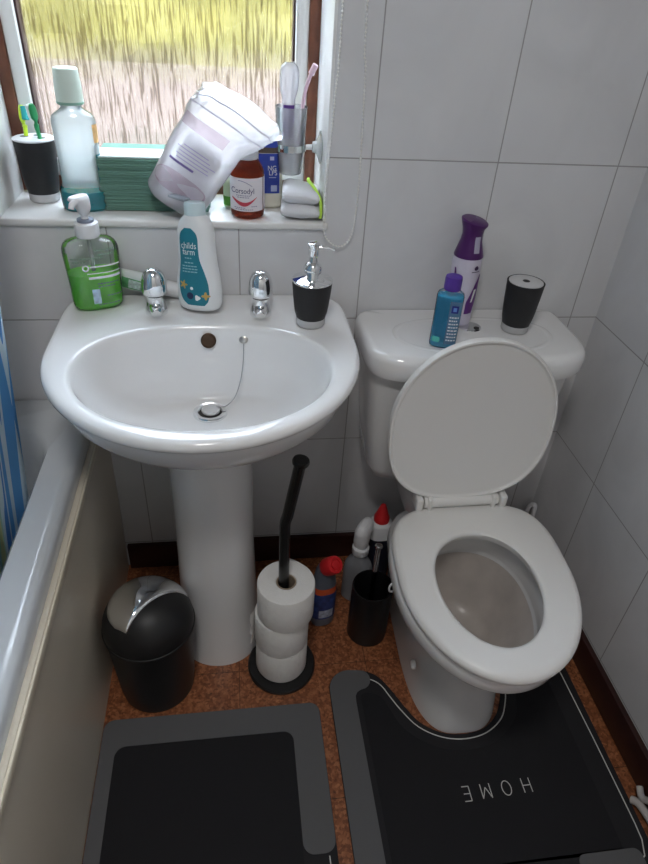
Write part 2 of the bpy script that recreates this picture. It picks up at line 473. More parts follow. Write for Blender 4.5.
# shower curtain
def curtain_mat():
    m = bpy.data.materials.new('striped_curtain_fabric')
    t, n, l = nt(m); b = n['Principled BSDF']
    uv = n.new('ShaderNodeUVMap')
    mp = n.new('ShaderNodeMapping'); mp.inputs['Scale'].default_value = (6.5, .32, 1); mp.inputs['Rotation'].default_value = (0, 0, .22)
    l.new(uv.outputs[0], mp.inputs['Vector'])
    nz = n.new('ShaderNodeTexNoise'); nz.inputs['Scale'].default_value = 2.4; nz.inputs['Detail'].default_value = 1.2; nz.inputs['Distortion'].default_value = .6
    l.new(mp.outputs[0], nz.inputs['Vector'])
    cr = n.new('ShaderNodeValToRGB'); cr.color_ramp.interpolation = 'CONSTANT'
    e = cr.color_ramp.elements
    e[0].position = 0; e[0].color = (.04, .12, .42, 1)
    e[1].position = .80; e[1].color = (.05, .2, .6, 1)
    for p, c in ((.33, (.12, .38, .72)), (.40, (.62, .76, .84)), (.445, (.10, .30, .66)), (.475, (.66, .80, .86)), (.525, (.45, .68, .62)), (.545, (.70, .74, .42)), (.57, (.30, .60, .80)), (.61, (.70, .82, .86)), (.66, (.03, .09, .3)), (.68, (.16, .42, .74))):
        k = e.new(p); k.color = (*c, 1)
    l.new(nz.outputs['Fac'], cr.inputs['Fac']); l.new(cr.outputs['Color'], b.inputs['Base Color'])
    b.inputs['Roughness'].default_value = .7
    tl = n.new('ShaderNodeBsdfTranslucent'); l.new(cr.outputs['Color'], tl.inputs['Color'])
    mx = n.new('ShaderNodeMixShader'); mx.inputs['Fac'].default_value = .3
    l.new(b.outputs[0], mx.inputs[1]); l.new(tl.outputs[0], mx.inputs[2]); l.new(mx.outputs[0], n['Material Output'].inputs['Surface'])
    return m
bm = nb(); uvl = bm.loops.layers.uv.new('UVMap')
NU, NV = 120, 30; grid = []
for j in range(NV + 1):
    v = j / NV; z = 1.98 + (.33 - 1.98) * v; row = []
    for i in range(NU + 1):
        u = i / NU
        y = -.155 - .17 * v - u * (.95 + .1 * v)
        x = -.606 - .092 * v ** 1.6 + .022 * math.sin(u * 34 + .5 + .8 * v) * (.8 + .3 * v) + .008 * math.sin(u * 71 + 2 + v)
        y += .016 * math.cos(u * 34 + .5)
        row.append(bm.verts.new((x, y, z)))
    grid.append(row)
for j in range(NV):
    for i in range(NU):
        f = bm.faces.new((grid[j][i], grid[j][i + 1], grid[j + 1][i + 1], grid[j + 1][i]))
        for lp, (a, c) in zip(f.loops, ((i, j), (i + 1, j), (i + 1, j + 1), (i, j + 1))):
            lp[uvl].uv = (a / NU * 1.6, 1.65 * (1 - c / NV))
o = obj('shower_curtain', bm, curtain_mat(), None, 180)
md = o.modifiers.new('thickness', 'SOLIDIFY'); md.thickness = .0012
setp(o, 'blue, teal and white striped shower curtain hanging into the bath', 'shower curtain')
bm = nb(); tube(bm, [(-.622, YF + .002, 2.0), (-.622, -.002, 2.0)], .012, 16)
setp(obj('curtain_rail', bm, CHROME), 'chrome rail above the bath carrying the striped curtain', 'rail')

# ------------------------------------------------------------------ washbasin
BCX, BZT = -.315, .80
basin = empty('washbasin', (0, 0, 0), 'white pedestal washbasin below the window with two chrome taps', 'washbasin')
N = 128
def oring(z, d, back=0.002):    # outer outline shrunk by d at the sides and front
    return sup(BCX, -.225, z, .275 - d, .288 - d, .225 - back, 2.0, 9, N)
def iring(z, a, bf, bb, cy=-.29, cx=BCX, nf=2.05, nbk=2.3):
    return sup(cx, cy, z, a, bf, bb, nf, nbk, N)
rings = [iring(.648, .022, .022, .022, -.212), iring(.649, .05, .05, .045, -.215), iring(.655, .10, .095, .07, -.232), iring(.668, .14, .125, .09, -.25),
         iring(.70, .175, .15, .110, -.268), iring(.74, .197, .167, .126, -.281), iring(.772, .208, .176, .136, -.287), iring(.789, .2135, .181, .141, -.29), iring(.7965, .216, .1835, .1435, -.29), iring(.8005, .2185, .186, .146, -.29), iring(.8022, .2215, .189, .149, -.29), iring(.8030, .226, .1935, .154, -.29),
         oring(.8035, .022, .012), oring(.803, .012, .008), oring(.8015, .006, .005), oring(.798, .0018, .003), oring(.793, 0), oring(.787, .001), oring(.7825, .005), oring(.780, .010), oring(.778, .0115),
         oring(.772, .0125), oring(.76, .018)]
rings += [sup(BCX, -.22, .74, .254, .266, .218, 2.0, 8, N), sup(BCX, -.217, .715, .238, .246, .214, 2.0, 7, N), sup(BCX, -.213, .69, .213, .220, .21, 2.0, 6, N), sup(BCX, -.20, .665, .178, .198, .198, 2.0, 5, N),
          sup(BCX, -.19, .645, .13, .172, .187, 2.0, 4, N), sup(BCX, -.19, .625, .09, .145, .15, 2.0, 3, N)]
bm = nb(); loft(bm, rings, True, True); part('bowl', bm, CERAMIC, basin, 60)
bm = nb()
pr = []
for z, a, bf in ((0, .096, .108), (.02, .094, .106), (.06, .090, .101), (.15, .084, .097), (.3, .080, .097), (.45, .078, .100), (.58, .078, .108), (.64, .080, .116)):
    pr.append(sup(BCX - .004, -.228, z, a + .005, bf, .12, 2.1, 5, 72))
loft(bm, pr); part('pedestal', bm, CERAMIC, basin, 60)
# drain, overflow, plug chain
bm = nb(); lathe(bm, [(.0205, .6495), (.0235, .6538), (.030, .6544), (.0325, .6525), (.033, .649)], 40, BCX + .0, -.212, False, False)
dr = part('drain', bm, CHROME, basin)
bm = nb(); lathe(bm, [(.0208, .6500), (.0208, .6508)], 32, BCX, -.212); part('drain_hole', bm, mat('drain_dark', (.02, .018, .016), .4), dr)
bm = nb(); lathe(bm, [(.0175, .6509), (.0180, .6545), (.016, .6565), (.004, .6568)], 32, BCX + .001, -.207); part('plug', bm, mat('grey_plug', (.6, .6, .6), .3), basin)
def disc_on(c, nrm, prof, N=32):
    bm = nb(); lathe(bm, prof, N)
    q = Vector((0, 0, 1)).rotation_difference(Vector(nrm).normalized())
    return xf(bm, Matrix.Translation(c) @ q.to_matrix().to_4x4())
nrm = (0, -.94, .34)
ovc = Vector((BCX + .002, -.1545, .776)); chc = Vector((BCX + .068, -.153, .778))
ov = part('overflow_grille', disc_on(ovc, nrm, [(.0145, -.004), (.0145, .0015), (.0125, .0025), (.011, .001), (.003, .0005)]), mat('bronzed_metal', (.10, .065, .045), .35, metal=.8), basin)
part('chain_stay', disc_on(chc, (-.2, -.86, .5), [(.009, -.004), (.009, .002), (.006, .004), (.002, .0045)]), mat('worn_metal', (.55, .53, .5), .3, metal=.9), basin)
bm = nb()
cp = smooth_path([chc + Vector((0, -.004, -.004)), (BCX + .066, -.170, .738), (BCX + .060, -.182, .704), (BCX + .048, -.197, .675), (BCX + .03, -.206, .6605), (BCX + .012, -.207, .6605)], 8)
tube(bm, cp, .0011, 6); part('plug_chain', bm, mat('steel_chain', (.4, .4, .42), .35, metal=.8), basin)
def tap(x, y, rz):
    t = bpy.data.objects.new('tap', None); COL.objects.link(t); t.parent = basin; t.location = (x, y, BZT + .002); t.rotation_euler = (0, 0, rz)
    bm = nb(); lathe(bm, [(.021, 0), (.0215, .006), (.020, .012), (.0165, .024), (.0155, .034), (.0175, .04)], 36); 
    bmx = nb(); b = Body([(0, .013, .010), (.01, .0125, .0095), (.02, .011, .009), (.028, .008, .007)]); b.build(bmx)
    xf(bmx, Matrix.Translation((0, -.006, .018)) @ Matrix.Rotation(math.radians(100), 4, 'X'))
    join(bm, bmx)
    part('tap_base', bm, CHROME, t)
    bm = nb(); lathe(bm, [(.016, .040), (.0225, .042), (.024, .047), (.0235, .056), (.0225, .066), (.0205, .075), (.0165, .083), (.0105, .0885), (.004, .0905)], 36)
    part('tap_head', bm, CHROME, t)
    bm = nb(); lathe(bm, [(.0165, .037), (.0182, .0385), (.0165, .0402)], 36, cap0=False, cap1=False); part('collar', bm, mat('dark_gap', (.03, .03, .03), .4), t)
tap(-.411, -.088, .1); tap(-.212, -.098, -.05)

# ------------------------------------------------------------------ toilet
TX = .216
wc = empty('toilet', (0, 0, 0), 'white close coupled toilet with its lid raised against the cistern', 'toilet')
CX0, CX1 = -.007, .456
ccx = (CX0 + CX1) / 2; cw = (CX1 - CX0) / 2
def cring(z, d, front, back=.003):
    return sup(ccx, -.10, z, cw - d, front - .10 - d, .10 - back, 4.2, 14, 96)
bm = nb(); loft(bm, [cring(.393, .105, .205), cring(.396, .075, .205), cring(.408, .052, .205), cring(.44, .038, .208), cring(.55, .026, .212), cring(.69, .014, .216), cring(.718, .014, .216)])
part('cistern', bm, CERAMIC, wc, 50)
bm = nb(); loft(bm, [cring(.712, .008, .226), cring(.714, .003, .228), cring(.725, 0, .228), cring(.748, 0, .228), cring(.757, .003, .228), cring(.763, .009, .228), cring(.7655, .018, .228), cring(.7655, .055, .222, .02)])
cl = part('cistern_lid', bm, CERAMIC, wc, 50)
bm = nb(); loft(bm, [sup(ccx, -.115, .7652, .17, .085, .075, 2.4, 2.4, 72), sup(ccx, -.115, .7662, .168, .083, .073, 2.4, 2.4, 72), sup(ccx, -.115, .7662, .160, .076, .066, 2.4, 2.4, 72), sup(ccx, -.115, .7653, .156, .073, .063, 2.4, 2.4, 72)], False, False)
part('lid_moulding', bm, CERAMIC, cl, 60)
bm = nb(); lathe(bm, [(.0235, .765), (.0235, .7675), (.021, .769), (.019, .7682), (.004, .7678)], 36, .226, -.088); fb = part('flush_button', bm, CHROME, wc)
bm = nb(); lathe(bm, [(.006, .7681), (.006, .7688)], 20, .238, -.096); part('button_hole', bm, BLACKP, fb)

SK = -.045      # the pan sits very slightly skewed
def sk(R): return [Vector((p.x + (p.y + .1) * .0 + (p.y + .25) * -SK * .9, p.y, p.z)) for p in R]
def egg(z, a, yb, yf, nbk=2.6, cx=TX, cyf=.55, nf=2.0, N=96):
    L = yb - yf; cy = yb - L * (1 - cyf)
    return sk(sup(cx, cy, z, a, cy - yf, yb - cy, nf, nbk, N))
def foot(z, a, yf, nf): return egg(z, a, -.06, yf, 5, cx=TX + .012, cyf=.5, nf=nf)
ZS = .428
bm = nb()
loft(bm, [foot(.0, .110, -.553, 2.9), foot(.012, .110, -.553, 2.9), foot(.05, .107, -.547, 2.8), foot(.13, .104, -.537, 2.6), foot(.2, .106, -.545, 2.3),
          egg(.25, .118, -.09, -.575, 3.5, cx=TX + .008, cyf=.52), egg(.29, .140, -.12, -.61, 3.2), egg(.325, .160, -.16, -.645, 3), egg(.35, .1685, -.215, -.664, 2.8), egg(.357, .172, -.228, -.672, 2.8), egg(.365, .175, -.233, -.676, 2.8),
          egg(.392, .176, -.235, -.678, 2.8), egg(.401, .172, -.239, -.674, 2.8), egg(.404, .164, -.246, -.666, 2.8),
          egg(.404, .128, -.30, -.632, 2.3), egg(.398, .120, -.306, -.626, 2.3), egg(.35, .116, -.31, -.622, 2.2), egg(.328, .120, -.302, -.626, 2.2), egg(.32, .120, -.302, -.624, 2.2), egg(.29, .107, -.305, -.60, 2.2), egg(.24, .085, -.32, -.56, 2.1), egg(.20, .065, -.34, -.51, 2), egg(.17, .05, -.36, -.48, 2)], True, True)
part('pan', bm, CERAMIC, wc, 60)
bm = nb(); loft(bm, [egg(.178, .0515, -.358, -.482, 2), egg(.20, .0645, -.341, -.509, 2), egg(.24, .0845, -.321, -.5595, 2.1), egg(.29, .1065, -.3065, -.5985, 2.2), egg(.316, .1165, -.3045, -.6185, 2.2)], True, False)
part('bowl_lining', bm, mat('limescale', (.50, .455, .42), .3, var=.12, vscale=14), wc, 80)
bm = nb(); box(bm, TX - .085, TX + .085, -.30, -.03, .30, .4035, .015, 4); xf(bm, Matrix.Translation((0, 0, 0))); part('cistern_shelf', bm, CERAMIC, wc)
# foot bolt covers
for yb in (-.44,):
    bm = disc_on((TX - .1065, yb, .105), (-1, 0, .1), [(.011, -.006), (.011, -.001), (.008, .003), (.003, .004)])
    part('bolt_cap', bm, CERAMIC, wc)
# seat (egg ring with straight back)
bm = nb()
def so(z, d): return egg(z, .1755 - d, -.264 - d * .6, -.690 + d, 3.6, cx=TX + .002, cyf=.56)
def si(z, d): return egg(z, .0985 + d, -.356 + d, -.624 - d, 2.15, cx=TX - .002, cyf=.54)
loft(bm, [si(ZS - .022, .006), si(ZS - .012, .002), si(ZS - .005, .001), si(ZS - .001, .006), si(ZS, .014), so(ZS, .016), so(ZS - .002, .007), so(ZS - .007, .0015), so(ZS - .013, 0), so(ZS - .02, .002), so(ZS - .0225, .005), si(ZS - .0225, .008), si(ZS - .022, .006)], False, False)
part('seat', bm, PLASTW, wc, 60)
# raised lid: egg panel leaning on the cistern
bm = nb()
LL = .374
def lr(d, y):
    return [Vector((v.x, y, v.z)) for v in [Vector((p.x, 0, p.y)) for p in sup(0, .18, 0, .1735 - d, .18 - d, LL - .18 - d, 2.6, 2.05, 96)]]
lr_f = [lr(.010, .0045), lr(.003, .0035), lr(0, 0), lr(0, -.010), lr(.002, -.0135), lr(.006, -.0135), lr(.0085, -.0105), lr(.012, -.0095)]
loft(bm, lr_f)
lidp = part('seat_lid', bm, PLASTW, wc, 40)
lidp.location = (TX - .005, -.2585, ZS + .020); lidp.rotation_euler = (math.radians(-3.4), math.radians(-1.5), 0)
# hinge bar and brackets
hb = nb(); tube(hb, [(TX - .087, -.268, ZS + .013), (TX + .079, -.266, ZS + .013)], .0138, 20); hg = part('hinge_bar', hb, PLASTW, wc)
for dx in (-.098, -.075, .068, .090):
    bm = nb(); wdt = .0075 if abs(dx) > .08 else .005
    box(bm, TX + dx - wdt, TX + dx + wdt, -.283, -.245, ZS - .004, ZS + .030, .004, 3)
    part('hinge_bracket', bm, PLASTW, hg)

# rim block hook on pan edge
bm = nb(); tube(bm, smooth_path([(.052, -.415, .378), (.040, -.423, .374), (.031, -.425, .362), (.032, -.424, .346), (.042, -.421, .340), (.050, -.418, .344)], 6), .0022, 8)
setp(obj('rim_hook', bm, WHITEPL), 'small white loop hook clipped on the left rim of the toilet pan', 'hook')
# white pipe in the corner
bm = nb(); tube(bm, smooth_path([(.536, -.028, 0), (.536, -.028, .15), (.538, -.030, .178), (.544, -.034, .190), (.549, -.04, .180), (.550, -.042, .10), (.550, -.042, .0)], 6), .0065, 12)
setp(obj('white_pipe', bm, WHITEPL), 'thin bent white pipe in the corner behind the toilet', 'pipe')
# pale metal foot at the right skirting
rf = empty('rack_foot', (.53, -.765, 0), 'pale curved metal foot by the right skirting at the bottom picture edge', 'foot')
bm = nb(); tube(bm, smooth_path([(-.012, .035, .012), (-.004, .02, .02), (.002, -.03, .022), (.006, -.09, .018)], 5), [.008] * 16, 12); part('runner', bm, mat('pale_metal', (.5, .47, .45), .35), rf)
bm = nb(); tube(bm, smooth_path([(.008, .05, .03), (.002, .03, .03), (.006, .012, .05), (.01, -.06, .16), (.01, -.09, .3)], 5), .007, 12); part('upright', bm, mat('pale_metal', (.5, .47, .45), .35), rf)
for v in (rf.children[0],): pass

# ------------------------------------------------------------------ floor things
# swing bin
bx, by = -.462, -.355
bn = empty('swing_bin', (bx, by - .008, 0), 'small black round bin with a chrome swing lid beside the bath panel', 'bin'); bn.scale = (1, 1, 1.06)
bm = nb(); lathe(bm, [(.076, 0), (.080, .004), (.083, .03), (.0915, .188), (.0925, .198), (.0925, .203), (.090, .204)], 64); part('bucket', bm, BLACKP, bn)
def domez(x, y):
    q = min(1, math.hypot(x, y) / .0946)
    return .207 + .0815 * (1 - q ** 2.3) ** (1 / 2.1)
bm = nb(); lathe(bm, [(.0905, .203), (.0955, .2035), (.0965, .2055), (.0955, .208), (.0940, .2085)] + [(.0946 * math.sin(a * PI / 80), domez(.0946 * math.sin(a * PI / 80), 0)) for a in range(37, 1, -1)], 64)
part('dome', bm, mat('black_dome_plastic', (.011, .011, .012), .45), bn)
# chrome swing door: raised crescent riding on the dome
c2 = Vector((.19, -.21)); co_ = Vector((.004, .006)); RO = .0835; rows_t = []
for k in range(121):
    ph = math.radians(85 + 110 * k / 120); d = Vector((math.cos(ph), math.sin(ph)))
    f = co_ - c2; b_ = f.dot(d); disc = b_ * b_ - f.length_squared + RO * RO
    if disc < 0: continue
    ro = b_ + math.sqrt(disc); ri = max(.262, b_ - math.sqrt(disc))
    if ro - ri < .001: continue
    rows_t.append([c2 + d * (ri + (ro - ri) * q / 24) for q in range(25)])
bm = nb()
top = []
for row in rows_t:
    rr_ = []
    for q, p in enumerate(row):
        e = min(1, min(q, 24 - q) / 2.0)
        rr_.append(Vector((p.x, p.y, domez(p.x, p.y) + .0006 + .0035 * math.sqrt(e))))
    rr_ = [Vector((row[0].x, row[0].y, domez(row[0].x, row[0].y) - .001))] + rr_ + [Vector((row[-1].x, row[-1].y, domez(row[-1].x, row[-1].y) - .002))]
    top.append(rr_)
loft(bm, top, True, True, close=True)
part('swing_door', bm, CHROME, bn, 80)

# toilet roll holder and three rolls
hx, hy = -.176, -.346
th = empty('toilet_roll_holder', (hx, hy, 0), 'black free standing toilet roll holder with a bent upright pole', 'toilet roll holder')
bm = nb(); lathe(bm, [(.079, 0), (.080, .002), (.080, .008), (.077, .012), (.02, .013)], 64); part('base', bm, BLACKP, th)
bm = nb(); tube(bm, [(0, 0, .012), (0, 0, .28), (-.001, 0, .468), (0, 0, .480), (.004, -.001, .496), (.024, -.004, .628)], .0112, 20)
pl = part('pole', bm, mat('black_satin_metal', (.014, .014, .014), .25), th)
bm = disc_on((.024, -.004, .628), (.14, -.02, 1), [(.0112, -.002), (.0155, 0), (.0165, .005), (.0150, .0095), (.010, .0105), (.003, .0095)]); part('pole_cap', bm, mat('black_satin_metal', (.014, .014, .014), .25), pl)
rollg = 'toilet rolls on the black holder'
RL = ['white toilet roll at the top of the black holder', 'white toilet roll in the middle of the stack with a loose torn edge', 'white toilet roll at the bottom resting on the holder base']
for k, (z0, dx, dy, hgt, r) in enumerate(((.2075, .005, -.002, .097, .0620), (.1105, -.002, .001, .0965, .0605), (.0135, -.001, .001, .0965, .0595))):
    rr = empty('toilet_roll', (hx + dx, hy + dy, z0), RL[k], 'toilet roll', rollg)
    bm = nb(); lathe(bm, [(.0215, .002), (.0215, hgt - .002), (.023, hgt), (r - .006, hgt), (r - .0015, hgt - .0015), (r, hgt - .005), (r, .005), (r - .0015, .001), (r - .006, 0), (.023, 0), (.0215, .002)], 64, cap0=False, cap1=False)
    part('paper', bm, PAPER, rr)
    bm = nb(); lathe(bm, [(.0185, .001), (.0185, hgt - .001), (.0213, hgt - .001), (.0213, .001), (.0185, .001)], 40, cap0=False, cap1=False)
    part('cardboard_core', bm, mat('cardboard', (.33, .26, .19), .8), rr)
    if k < 2:       # loose end of paper
        a0 = 2.9 if k else .95
        bm = nb(); rows = []
        for j in range(9):
            z = hgt * (.02 + .95 * j / 8)
            rows.append([Vector(((r + .0006 + (.010 if k else .006) * (i / 10) ** 2 * (1 + .3 * math.sin(j * 1.9))) * math.cos(a0 + i * .045), (r + .0006 + (.010 if k else .006) * (i / 10) ** 2) * math.sin(a0 + i * .045), z - (.012 * (i / 10) ** 2 * math.sin(j * 2.2) if k else 0))) for i in range(11)])
        loft(bm, rows, False, False, close=False)
        part('loose_end', bm, PAPER, rr)

# toilet cleaner bottle, red cap, bent neck
cb = empty('cleaner_bottle', (-.064, -.224, 0), 'grey blue cleaner bottle with a red cap beside the toilet rolls', 'cleaner bottle', rot=(0, 0, .2)); cb.scale = (1.06, 1.06, 1.12)
B = Body([(0, .022, .018), (.004, .027, .022), (.02, .029, .023), (.10, .029, .023), (.13, .027, .022), (.165, .0225, .019), (.185, .018, .0165, .001, -.003), (.195, .0135, .0135, .002, -.008)], 2.4)
bm = nb(); B.build(bm); part('bottle', bm, mat('grey_blue_plastic', (.13, .15, .19), .3, trans=.2), cb)
bm = nb(); B.wrap(bm, -PI * .98, -PI * .02, .03, .115); lb = part('label_panel', bm, mat('navy_label', (.03, .055, .19), .4, var=.5, vscale=60), cb, label='dark blue label panel')
bm = nb(); B.label(bm, .112, .13, -.025, .024, .0008); part('label_band', bm, mat('orange_label', (.62, .10, .03), .4), lb)
bm = nb(); B.label(bm, .035, .06, -.016, .018, .0008); part('label_picture', bm, mat('pale_label', (.35, .4, .5), .4, var=.4, vscale=150), lb)
bm = disc_on((.003, -.012, .192), (.25, -.62, .75), [(.020, -.008), (.0205, 0), (.020, .026), (.018, .029), (.0125, .0295), (.012, .0275), (.0105, .0275), (.010, .0305), (.003, .031)])
part('cap', bm, mat('red_plastic', (.62, .02, .025), .35), cb, label='red screw cap')

# toilet brush in its holder
bhx, bhy = .046, -.268
bh = obj('brush_holder', lathe(nb(), [(.047, 0), (.0495, .003), (.0495, .172), (.0485, .176), (.0462, .176), (.0455, .172), (.0455, .006), (.005, .005)], 56), mat('black_brush_pot', (.008, .008, .009), .35))
bh.location = (bhx, bhy, 0); setp(bh, 'black cylindrical toilet brush pot standing beside the toilet pan', 'toilet brush holder')
tb = empty('toilet_brush', (bhx, bhy, .008), 'toilet brush with a flat chrome handle standing in the black pot', 'toilet brush')
bm = nb(); tube(bm, [(0, .0, .08), (.0, .004, .13), (.004, .014, .285)], .006, 14); part('handle', bm, CHROME, tb)
bm = disc_on((.004, .014, .283), (.03, .1, 1), [(.006, -.001), (.009, .001), (.009, .005), (.006, .007), (.002, .007)]); part('handle_cap', bm, CHROME, tb)
bm = nb(); lathe(bm, [(.012, .001), (.030, .01), (.033, .04), (.028, .07), (.010, .085)], 32); part('bristle_head', bm, mat('black_bristles', (.01, .01, .01), .9, bump=1, bscale=500), tb)

# spray bottle with white trigger head
sb = empty('spray_bottle', (.035, -.155, 0), 'grey spray bottle with a white trigger head behind the toilet brush', 'spray bottle', rot=(0, 0, 2.5))
B = Body([(0, .034, .022), (.004, .038, .026), (.10, .038, .026), (.13, .034, .024), (.155, .020, .018), (.175, .0155, .0155)], 2.6)
bm = nb(); B.build(bm); part('bottle', bm, mat('smoke_grey_plastic', (.26, .27, .29), .25), sb)
bm = nb(); lathe(bm, [(.019, .168), (.0215, .172), (.0215, .190), (.018, .194)], 28); tr = part('collar', bm, WHITEPL, sb)
bm = nb()
B2 = Body([(0, .017, .015), (.02, .0185, .018, 0, .002), (.04, .019, .026, 0, -.004), (.055, .0185, .031, 0, -.008), (.068, .014, .028, 0, -.010), (.074, .008, .018, 0, -.008)], 2.6)
B2.build(bm); xf(bm, Matrix.Translation((0, 0, .192))); part('trigger_head', bm, WHITEPL, sb)
bm = nb(); tube(bm, smooth_path([(0, -.024, .232), (0, -.032, .215), (0, -.030, .195)], 5), .0045, 10); part('trigger', bm, WHITEPL, sb)

# bottle with red cone cap
rb = empty('drain_bottle', (.099, -.088, 0), 'dark bottle with a white shoulder and red cone cap behind the toilet brush', 'bottle')
B = Body([(0, .030, .026), (.005, .034, .03), (.15, .034, .03), (.17, .0335, .0295), (.205, .030, .026), (.214, .02, .02)], 2.5)
bm = nb(); B.build(bm, 0, .165); part('bottle', bm, mat('dark_navy_plastic', (.015, .016, .028), .4), rb)
bm = nb(); B.build(bm, .165, .214); part('shoulder', bm, WHITEPL, rb, label='white shoulder')
bm = nb(); lathe(bm, [(.0205, .214), (.0205, .226), (.018, .230), (.008, .262), (.006, .266), (.002, .267)], 28); part('cone_cap', bm, mat('red_plastic', (.62, .02, .025), .35), rb, label='red cone cap')

# ------------------------------------------------------------------ mats
def line_strip(P, w, z):
    bm = nb(); P = [Vector((p[0], p[1], 0)) for p in P]; L, Rr = [], []
    for i, p in enumerate(P):
        d = (P[min(i + 1, len(P) - 1)] - P[max(i - 1, 0)]).normalized(); n = Vector((-d.y, d.x, 0)) * w / 2
        L.append(Vector((p.x + n.x, p.y + n.y, z))); Rr.append(Vector((p.x - n.x, p.y - n.y, z)))
    loft(bm, [L, Rr], False, False, close=False)
    return bm
m1 = empty('bath_mat', (0, 0, 0), 'black rectangular mat with a grey border band in front of the washbasin', 'bath mat')
mx0, mx1, my0, my1 = -.5705, -.099, -1.20, -.452
bm = nb(); prism(bm, rrect(mx0, mx1, my0, my1, .022), .0005, .0052, .0015); part('mat_base', bm, CHARMAT, m1)
bm = nb(); prism(bm, rrect(mx0 + .03, mx1 - .065, my0 + .06, my1 - .062, .025), .0054, .0057); part('inner_panel', bm, BLACKMAT, m1)
# grey band: left arm, top, right arm with rounded end
gx0, gx1 = mx0 + .001, mx1 - .001
P = []
P += [(gx0, -1.05)]
for i in range(9):
    a = math.radians(180 - 90 * i / 8); P.append((gx0 + .022 + .022 * math.cos(a), my1 - .001 - .022 + .022 * math.sin(a)))
for i in range(9):
    a = math.radians(90 - 90 * i / 8); P.append((gx1 - .022 + .022 * math.cos(a), my1 - .001 - .022 + .022 * math.sin(a)))
yr = -.755; wr = .063
P += [(gx1, yr + .02)]
for i in range(1, 8):
    a = math.radians(-90 * i / 7); P.append((gx1 - .022 + .022 * math.cos(a), yr + .02 + .022 * math.sin(a)))
for i in range(8):
    a = math.radians(-90 - 90 * i / 7); P.append((gx1 - wr + .022 + .022 * math.cos(a), yr + .02 + .022 * math.sin(a)))
ix1 = gx1 - wr; iy = my1 - .062; ix0 = gx0 + .030
for i in range(9):
    a = math.radians(90 * i / 8); P.append((ix1 - .022 + .022 * math.cos(a), iy - .022 + .022 * math.sin(a)))
for i in range(9):
    a = math.radians(90 + 90 * i / 8); P.append((ix0 + .022 + .022 * math.cos(a), iy - .022 + .022 * math.sin(a)))
P += [(ix0, -1.05)]
bm = nb(); prism(bm, P, .0054, .0064); part('border_band', bm, GREYMAT, m1, label='grey border band')
part('edge_line', line_strip([(mx1 - .016, -.762), (mx1 - .016, -1.15), (mx1 - .03, my0 + .016), (mx0 + .03, my0 + .016)], .0022, .0060), LINEW, m1, label='off white edge line')

m2 = empty('toilet_mat', (0, 0, 0), 'black contour mat reading HOME curved around the toilet foot', 'toilet mat')
# outline, clockwise from the left arm top; the cut wraps the toilet foot
cut = smooth_path([(-.022, -.378), (.020, -.384), (.052, -.404), (.079, -.448), (.098, -.485), (.124, -.523), (.165, -.549), (.214, -.557), (.262, -.549), (.300, -.523), (.325, -.485), (.338, -.45), (.356, -.412), (.39, -.388), (.43, -.380), (.48, -.379)], 5)
cut = [(p.x, p.y) for p in cut]
X0, X1, Y0, Y1 = -.070, .518, -.855, -.378
P = list(cut)
for i in range(9):
    a = math.radians(90 - 90 * i / 8); P.append((X1 - .03 + .03 * math.cos(a), Y1 - .031 + .03 * math.sin(a)))
for i in range(9):
    a = math.radians(-90 * i / 8); P.append((X1 - .035 + .035 * math.cos(a), Y0 + .035 + .035 * math.sin(a)))
for i in range(9):
    a = math.radians(-90 - 90 * i / 8); P.append((X0 + .035 + .035 * math.cos(a), Y0 + .035 + .035 * math.sin(a)))
for i in range(8):
    a = math.radians(180 - 85 * i / 8); P.append((X0 + .048 + .048 * math.cos(a), Y1 - .048 + .048 * math.sin(a)))
bm = nb(); prism(bm, P[::-1], .0005, .0052, .0012); part('mat_base', bm, CHARMAT, m2)
Q = smooth_path([(.0, -.452), (.006, -.442), (.03, -.443), (.052, -.462), (.075, -.52), (.105, -.555), (.155, -.584), (.214, -.593), (.272, -.585), (.322, -.554), (.352, -.52), (.37, -.47), (.40, -.44), (.43, -.43), (.452, -.435), (.458, -.45), (.458, -.79), (.452, -.808), (.43, -.81), (.02, -.81), (.004, -.806), (.0, -.79)], 4)
bm = nb(); prism(bm, [(p.x, p.y) for p in Q[:-1]], .0054, .0057); part('inner_panel', bm, BLACKMAT, m2)
G = [(X0 + .001, -.80)]
for i in range(10):
    a = math.radians(180 - 100 * i / 9); G.append((X0 + .049 + .048 * math.cos(a), Y1 - .049 + .048 * math.sin(a)))
for i in range(1, 9):
    a = math.radians(80 - 170 * i / 8); G.append((.004 + .026 * math.cos(a), -.4055 + .026 * math.sin(a)))
G += [(-.006, -.437), (-.0115, -.446), (-.0125, -.46), (-.0115, -.80)]
bm = nb(); prism(bm, G[::-1], .0058, .0066); part('border_band', bm, GREYMAT, m2, label='grey border band')
bm = nb(); prism(bm, rrect(.36, .49, -.853, -.812, .015), .0058, .0066); part('border_band', bm, GREYMAT, m2, label='grey band at the front right corner')
lc = smooth_path([(.012, -.4045), (.032, -.409), (.052, -.425), (.068, -.456), (.086, -.490), (.116, -.532), (.162, -.560), (.214, -.569), (.266, -.560), (.311, -.531), (.336, -.490), (.349, -.455), (.366, -.422), (.395, -.401), (.44, -.394), (.48, -.398), (.497, -.415)], 5)
lc += [Vector(p + (0,)) for p in ((.499, -.44), (.503, -.6), (.505, -.77), (.5035, -.80), (.494, -.827), (.47, -.842))]
part('edge_line', line_strip(lc, .0026, .0060), LINEW, m2, label='off white edge line')
